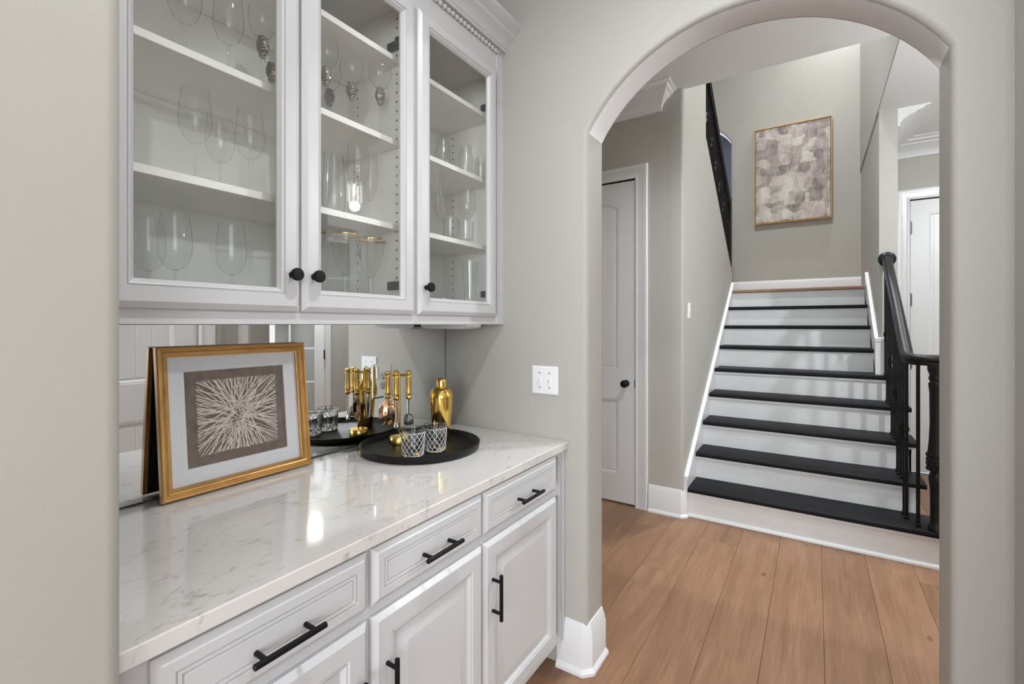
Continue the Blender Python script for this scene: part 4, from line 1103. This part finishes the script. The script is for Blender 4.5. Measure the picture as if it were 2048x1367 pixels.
for q, nm in enumerate(['strainer', 'stirrer', 'jigger', 'opener', 'tongs']):
    ang = {0: math.radians(228), 1: math.radians(300), 2: math.radians(12), 3: math.radians(84), 4: math.radians(156)}[q]
    x, y = (HR + 0.009) * math.cos(ang), (HR + 0.009) * math.sin(ang)
    zt = 0.280
    hd = MB().lathe([(r * 1.2, zt - 0.108 + z) for r, z in HPR], 18, (x, y, 0)).build('handle', 'brushed', bt, smooth=50)
    zb = zt - 0.108
    if nm == 'strainer':
        F_ = Matrix.Rotation(math.radians(-33), 3, 'Z')   # turn the face towards the room
        m_ = MB()
        # oval cup facing the room, spherical cap with rim
        rotm = Matrix.Rotation(math.radians(-28), 3, 'Z') @ Matrix.Rotation(PI / 2, 3, 'Y')
        prof = [(0.001, 0.014), (0.012, 0.013), (0.022, 0.009), (0.030, 0.001), (0.032, 0.000), (0.030, -0.0005), (0.021, 0.0075), (0.012, 0.0115), (0.001, 0.0125)]
        m_.lathe(prof, 28, (x, y, zb - 0.052), mtx=rotm, sx=1.50, sy=1.12)
        m_.tube([(x, y, zb), (x, y, zb - 0.014)], 0.0045, 10)
        for s_ in (-1, 1):
            m_.tube([(x + 0.012, y + s_ * 0.022, zb - 0.082), (x + 0.012, y + s_ * 0.034, zb - 0.094)], 0.003, 8)
        m_.build('strainer_head', 'rosegold', hd, smooth=50)
        sl_ = MB()
        for s_ in (-1, 0, 1):
            c0 = rotm @ Vector((0.0, s_ * 0.010, 0.0142)); 
            sl_.tube([tuple(Vector((x, y, zb - 0.052)) + rotm @ Vector((t * 0.018, s_ * 0.011, 0.0138 - 0.0030 * abs(t) - 0.003 * abs(s_)))) for t in (-1, -0.5, 0, 0.5, 1)], 0.0034, 6)
        sl_.build('strainer_slots', 'slot', hd, smooth=50)
    elif nm == 'stirrer':
        m_ = MB().tube([(x, y, zb), (x, y, zb - 0.085)], 0.003, 8)
        m_.lathe([(0.001, -0.020), (0.010, -0.012), (0.013, 0.0), (0.008, 0.014), (0.003, 0.02)], 16, (x, y, zb - 0.10), sy=0.4)
        m_.build('spoon', 'steel', hd, smooth=50)
    elif nm == 'jigger':
        m_ = MB().tube([(x, y, zb), (x, y, zb - 0.06)], 0.003, 8)
        m_.lathe([(0.016, -0.022), (0.018, -0.02), (0.019, 0.0), (0.012, 0.016), (0.003, 0.02)], 20, (x, y, zb - 0.075), sx=1.0)
        m_.build('jigger_cup', 'hinge', hd, smooth=50)
    elif nm == 'opener':
        m_ = MB().cbox(x - 0.006, x + 0.006, y - 0.0015, y + 0.0015, zb - 0.095, zb, 0.0008)
        m_.build('knife_blade', 'steel', hd, smooth=20)
    else:
        m_ = MB()
        for s_ in (-1, 1):
            m_.tube([(x, y + s_ * 0.003, zb), (x, y + s_ * 0.009, zb - 0.05), (x, y + s_ * 0.006, zb - 0.10)], 0.003, 8)
        m_.build('tong_arms', 'steel', hd, smooth=50)

# ------------------------------------------------------------------ switch plates
def switch_plate(name, label, P_loc, rot, w_, gang):
    t = thing(name, label, 'light switch', P_loc, rot)
    # local: faces -Y
    MB().ring(-w_ / 2, w_ / 2, -0.058, 0.058, [(0, 0.0003), (0, 0.003), (0.004, 0.006), (0.010, 0.0065)], PNY, cap_in=True).build('plate', 'plate', t, smooth=20)
    for g in range(gang):
        x = (g - (gang - 1) / 2) * 0.046
        MB().ring(x - 0.0055, x + 0.0055, -0.012, 0.012, [(0, 0.0064), (0, 0.0075), (0.001, 0.0078)], PNY, cap_in=True).build('toggle_slot', 'rec', t, smooth=0)
        MB().prism([(-0.0065, -0.004), (-0.0065, 0.004), (-0.018, 0.010), (-0.019, 0.004)], x - 0.0035, x + 0.0035, lambda u, v, a: (a, u, v)).build('toggle', 'plate', t, smooth=0)
        for s_ in (-1, 1):
            MB().lathe([(0.003, 0.0064), (0.003, 0.0073), (0.001, 0.0076)], 10, (x, 0, s_ * 0.030), mtx=Matrix.Rotation(PI / 2, 3, 'X'), cap0=False).build('screw', 'hinge', t, smooth=40)
    return t
switch_plate('light_switch', 'white double toggle switch plate on the wall left of the archway', (-0.938, AW, 1.144), 0, 0.122, 2)
switch_plate('light_switch', 'small white single switch plate on the wall left of the stairs', (SX, 3.62, 1.475), -PI / 2 + PI, 0.072, 1)

# ------------------------------------------------------------------ painting above the landing
pc = thing('wall_painting', 'abstract taupe and cream canvas in a thin gold frame above the landing', 'picture', (-0.2275, BW, 3.148))
pw, ph_ = 0.775, 1.142
FP = [(0, 0.0005), (0, 0.048), (0.009, 0.048), (0.009, 0.030)]
cs = [(-pw / 2, -ph_ / 2), (pw / 2, -ph_ / 2), (pw / 2, ph_ / 2), (-pw / 2, ph_ / 2)]
for i in range(4):
    i2 = (i + 1) % 4; m_ = MB(); n = 4
    prf = [(0, -0.0005), (0, -0.048), (0.009, -0.048), (0.009, -0.0005)]
    for ci in (i, i2):
        (u, v), (du, dv) = cs[ci], dirs[ci]
        for d, q in prf: m_.v.append((u + du * d, q, v + dv * d))
    for j in range(n): m_.f.append((j, (j + 1) % n, n + (j + 1) % n, n + j))
    m_.f.append((0, 1, 2, 3)); m_.f.append((4, 5, 6, 7))
    m_.build('frame_rail', 'goldwood', pc, smooth=0)
MB().cbox(-pw / 2 + 0.013, pw / 2 - 0.013, -0.043, -0.001, -ph_ / 2 + 0.013, ph_ / 2 - 0.013, 0.003).build('canvas', 'painting', pc, smooth=0)

# ------------------------------------------------------------------ lamps
def downlight(x, y, zc, power, blend=0.9, angle=150, label='white recessed ceiling light'):
    t = thing('recessed_downlight', label, 'lamp', (x, y, zc), 0, 'recessed ceiling lights')
    MB().lathe([(0.085, 0.0), (0.085, -0.004), (0.070, -0.007), (0.060, -0.004), (0.060, -0.0005)], 28, cap0=False, cap1=False).build('trim_ring', 'plate', t, smooth=40)
    MB().lathe([(0.060, -0.001), (0.060, -0.0035), (0.001, -0.0035)], 28, cap0=False, cap1=False).build('lens', 'lamp', t, smooth=40)
    l = bpy.data.lights.new('downlight_lamp', 'SPOT'); l.energy = power; l.spot_size = math.radians(angle); l.spot_blend = blend
    l.shadow_soft_size = 0.055; l.color = (0.955, 0.98, 1.0)
    o = bpy.data.objects.new('downlight_lamp', l); COL.objects.link(o); o.parent = t; o.location = (0, 0, -0.012)
    return t
downlight(-0.20, 0.80, CEIL, 100, label='white recessed light in the pantry ceiling above the cabinets')
downlight(-0.25, 2.30, CEIL, 92, label='added recessed fill light in the hall ceiling just past the arch')  # added lamp with no known fixture, set to light the risers
downlight(1.15, 4.6, CEIL, 38, label='added recessed fill light in the hall ceiling near the far door')  # added to fill the far hall, no fixture known here
downlight(0.28, 6.05, 5.6, 280, label='white recessed light high above the stair landing')
downlight(-0.40, 4.3, 5.6, 470, label='added recessed fill light high above the stairs')  # second stair lamp, added to reach the lower back wall

hl = thing('hall_pendant', 'fluted glass cylinder ceiling light in the hall, mirrored in the cabinet glass', 'lamp', (1.69, 3.16, CEIL))
MB().lathe([(0.001, -0.0005), (0.065, -0.0005), (0.065, -0.016), (0.060, -0.022), (0.008, -0.024), (0.008, -0.24), (0.001, -0.24)], 28).build('canopy', 'black', hl, smooth=40)
m_ = MB(); n = 40
for r0, z in ((0.070, -0.235), (0.074, -0.25), (0.074, -0.42), (0.070, -0.43)):
    for i in range(n):
        a = 2 * PI * i / n; r = r0 + (0.003 if i % 2 else -0.002)
        m_.v.append((r * math.cos(a), r * math.sin(a), z))
for j in range(3):
    for i in range(n): m_.f.append((j * n + i, j * n + (i + 1) % n, (j + 1) * n + (i + 1) % n, (j + 1) * n + i))
gs_ = m_.build('glass_shade', 'litglass', hl, smooth=0)
gs_.data.materials.append(M['stem'])
for i, p in enumerate(gs_.data.polygons): p.material_index = 1 if i % 4 in (0, 1) else 0
MB().lathe([(0.012, -0.24), (0.012, -0.262), (0.028, -0.30), (0.030, -0.335), (0.018, -0.362), (0.001, -0.366)], 18).build('bulb', 'bulb', hl, smooth=50)
l = bpy.data.lights.new('pendant_lamp', 'POINT'); l.energy = 122; l.shadow_soft_size = 0.05; l.color = (0.93, 0.97, 1.0)
o = bpy.data.objects.new('pendant_lamp', l); COL.objects.link(o); o.parent = hl; o.location = (0, 0, -0.47)
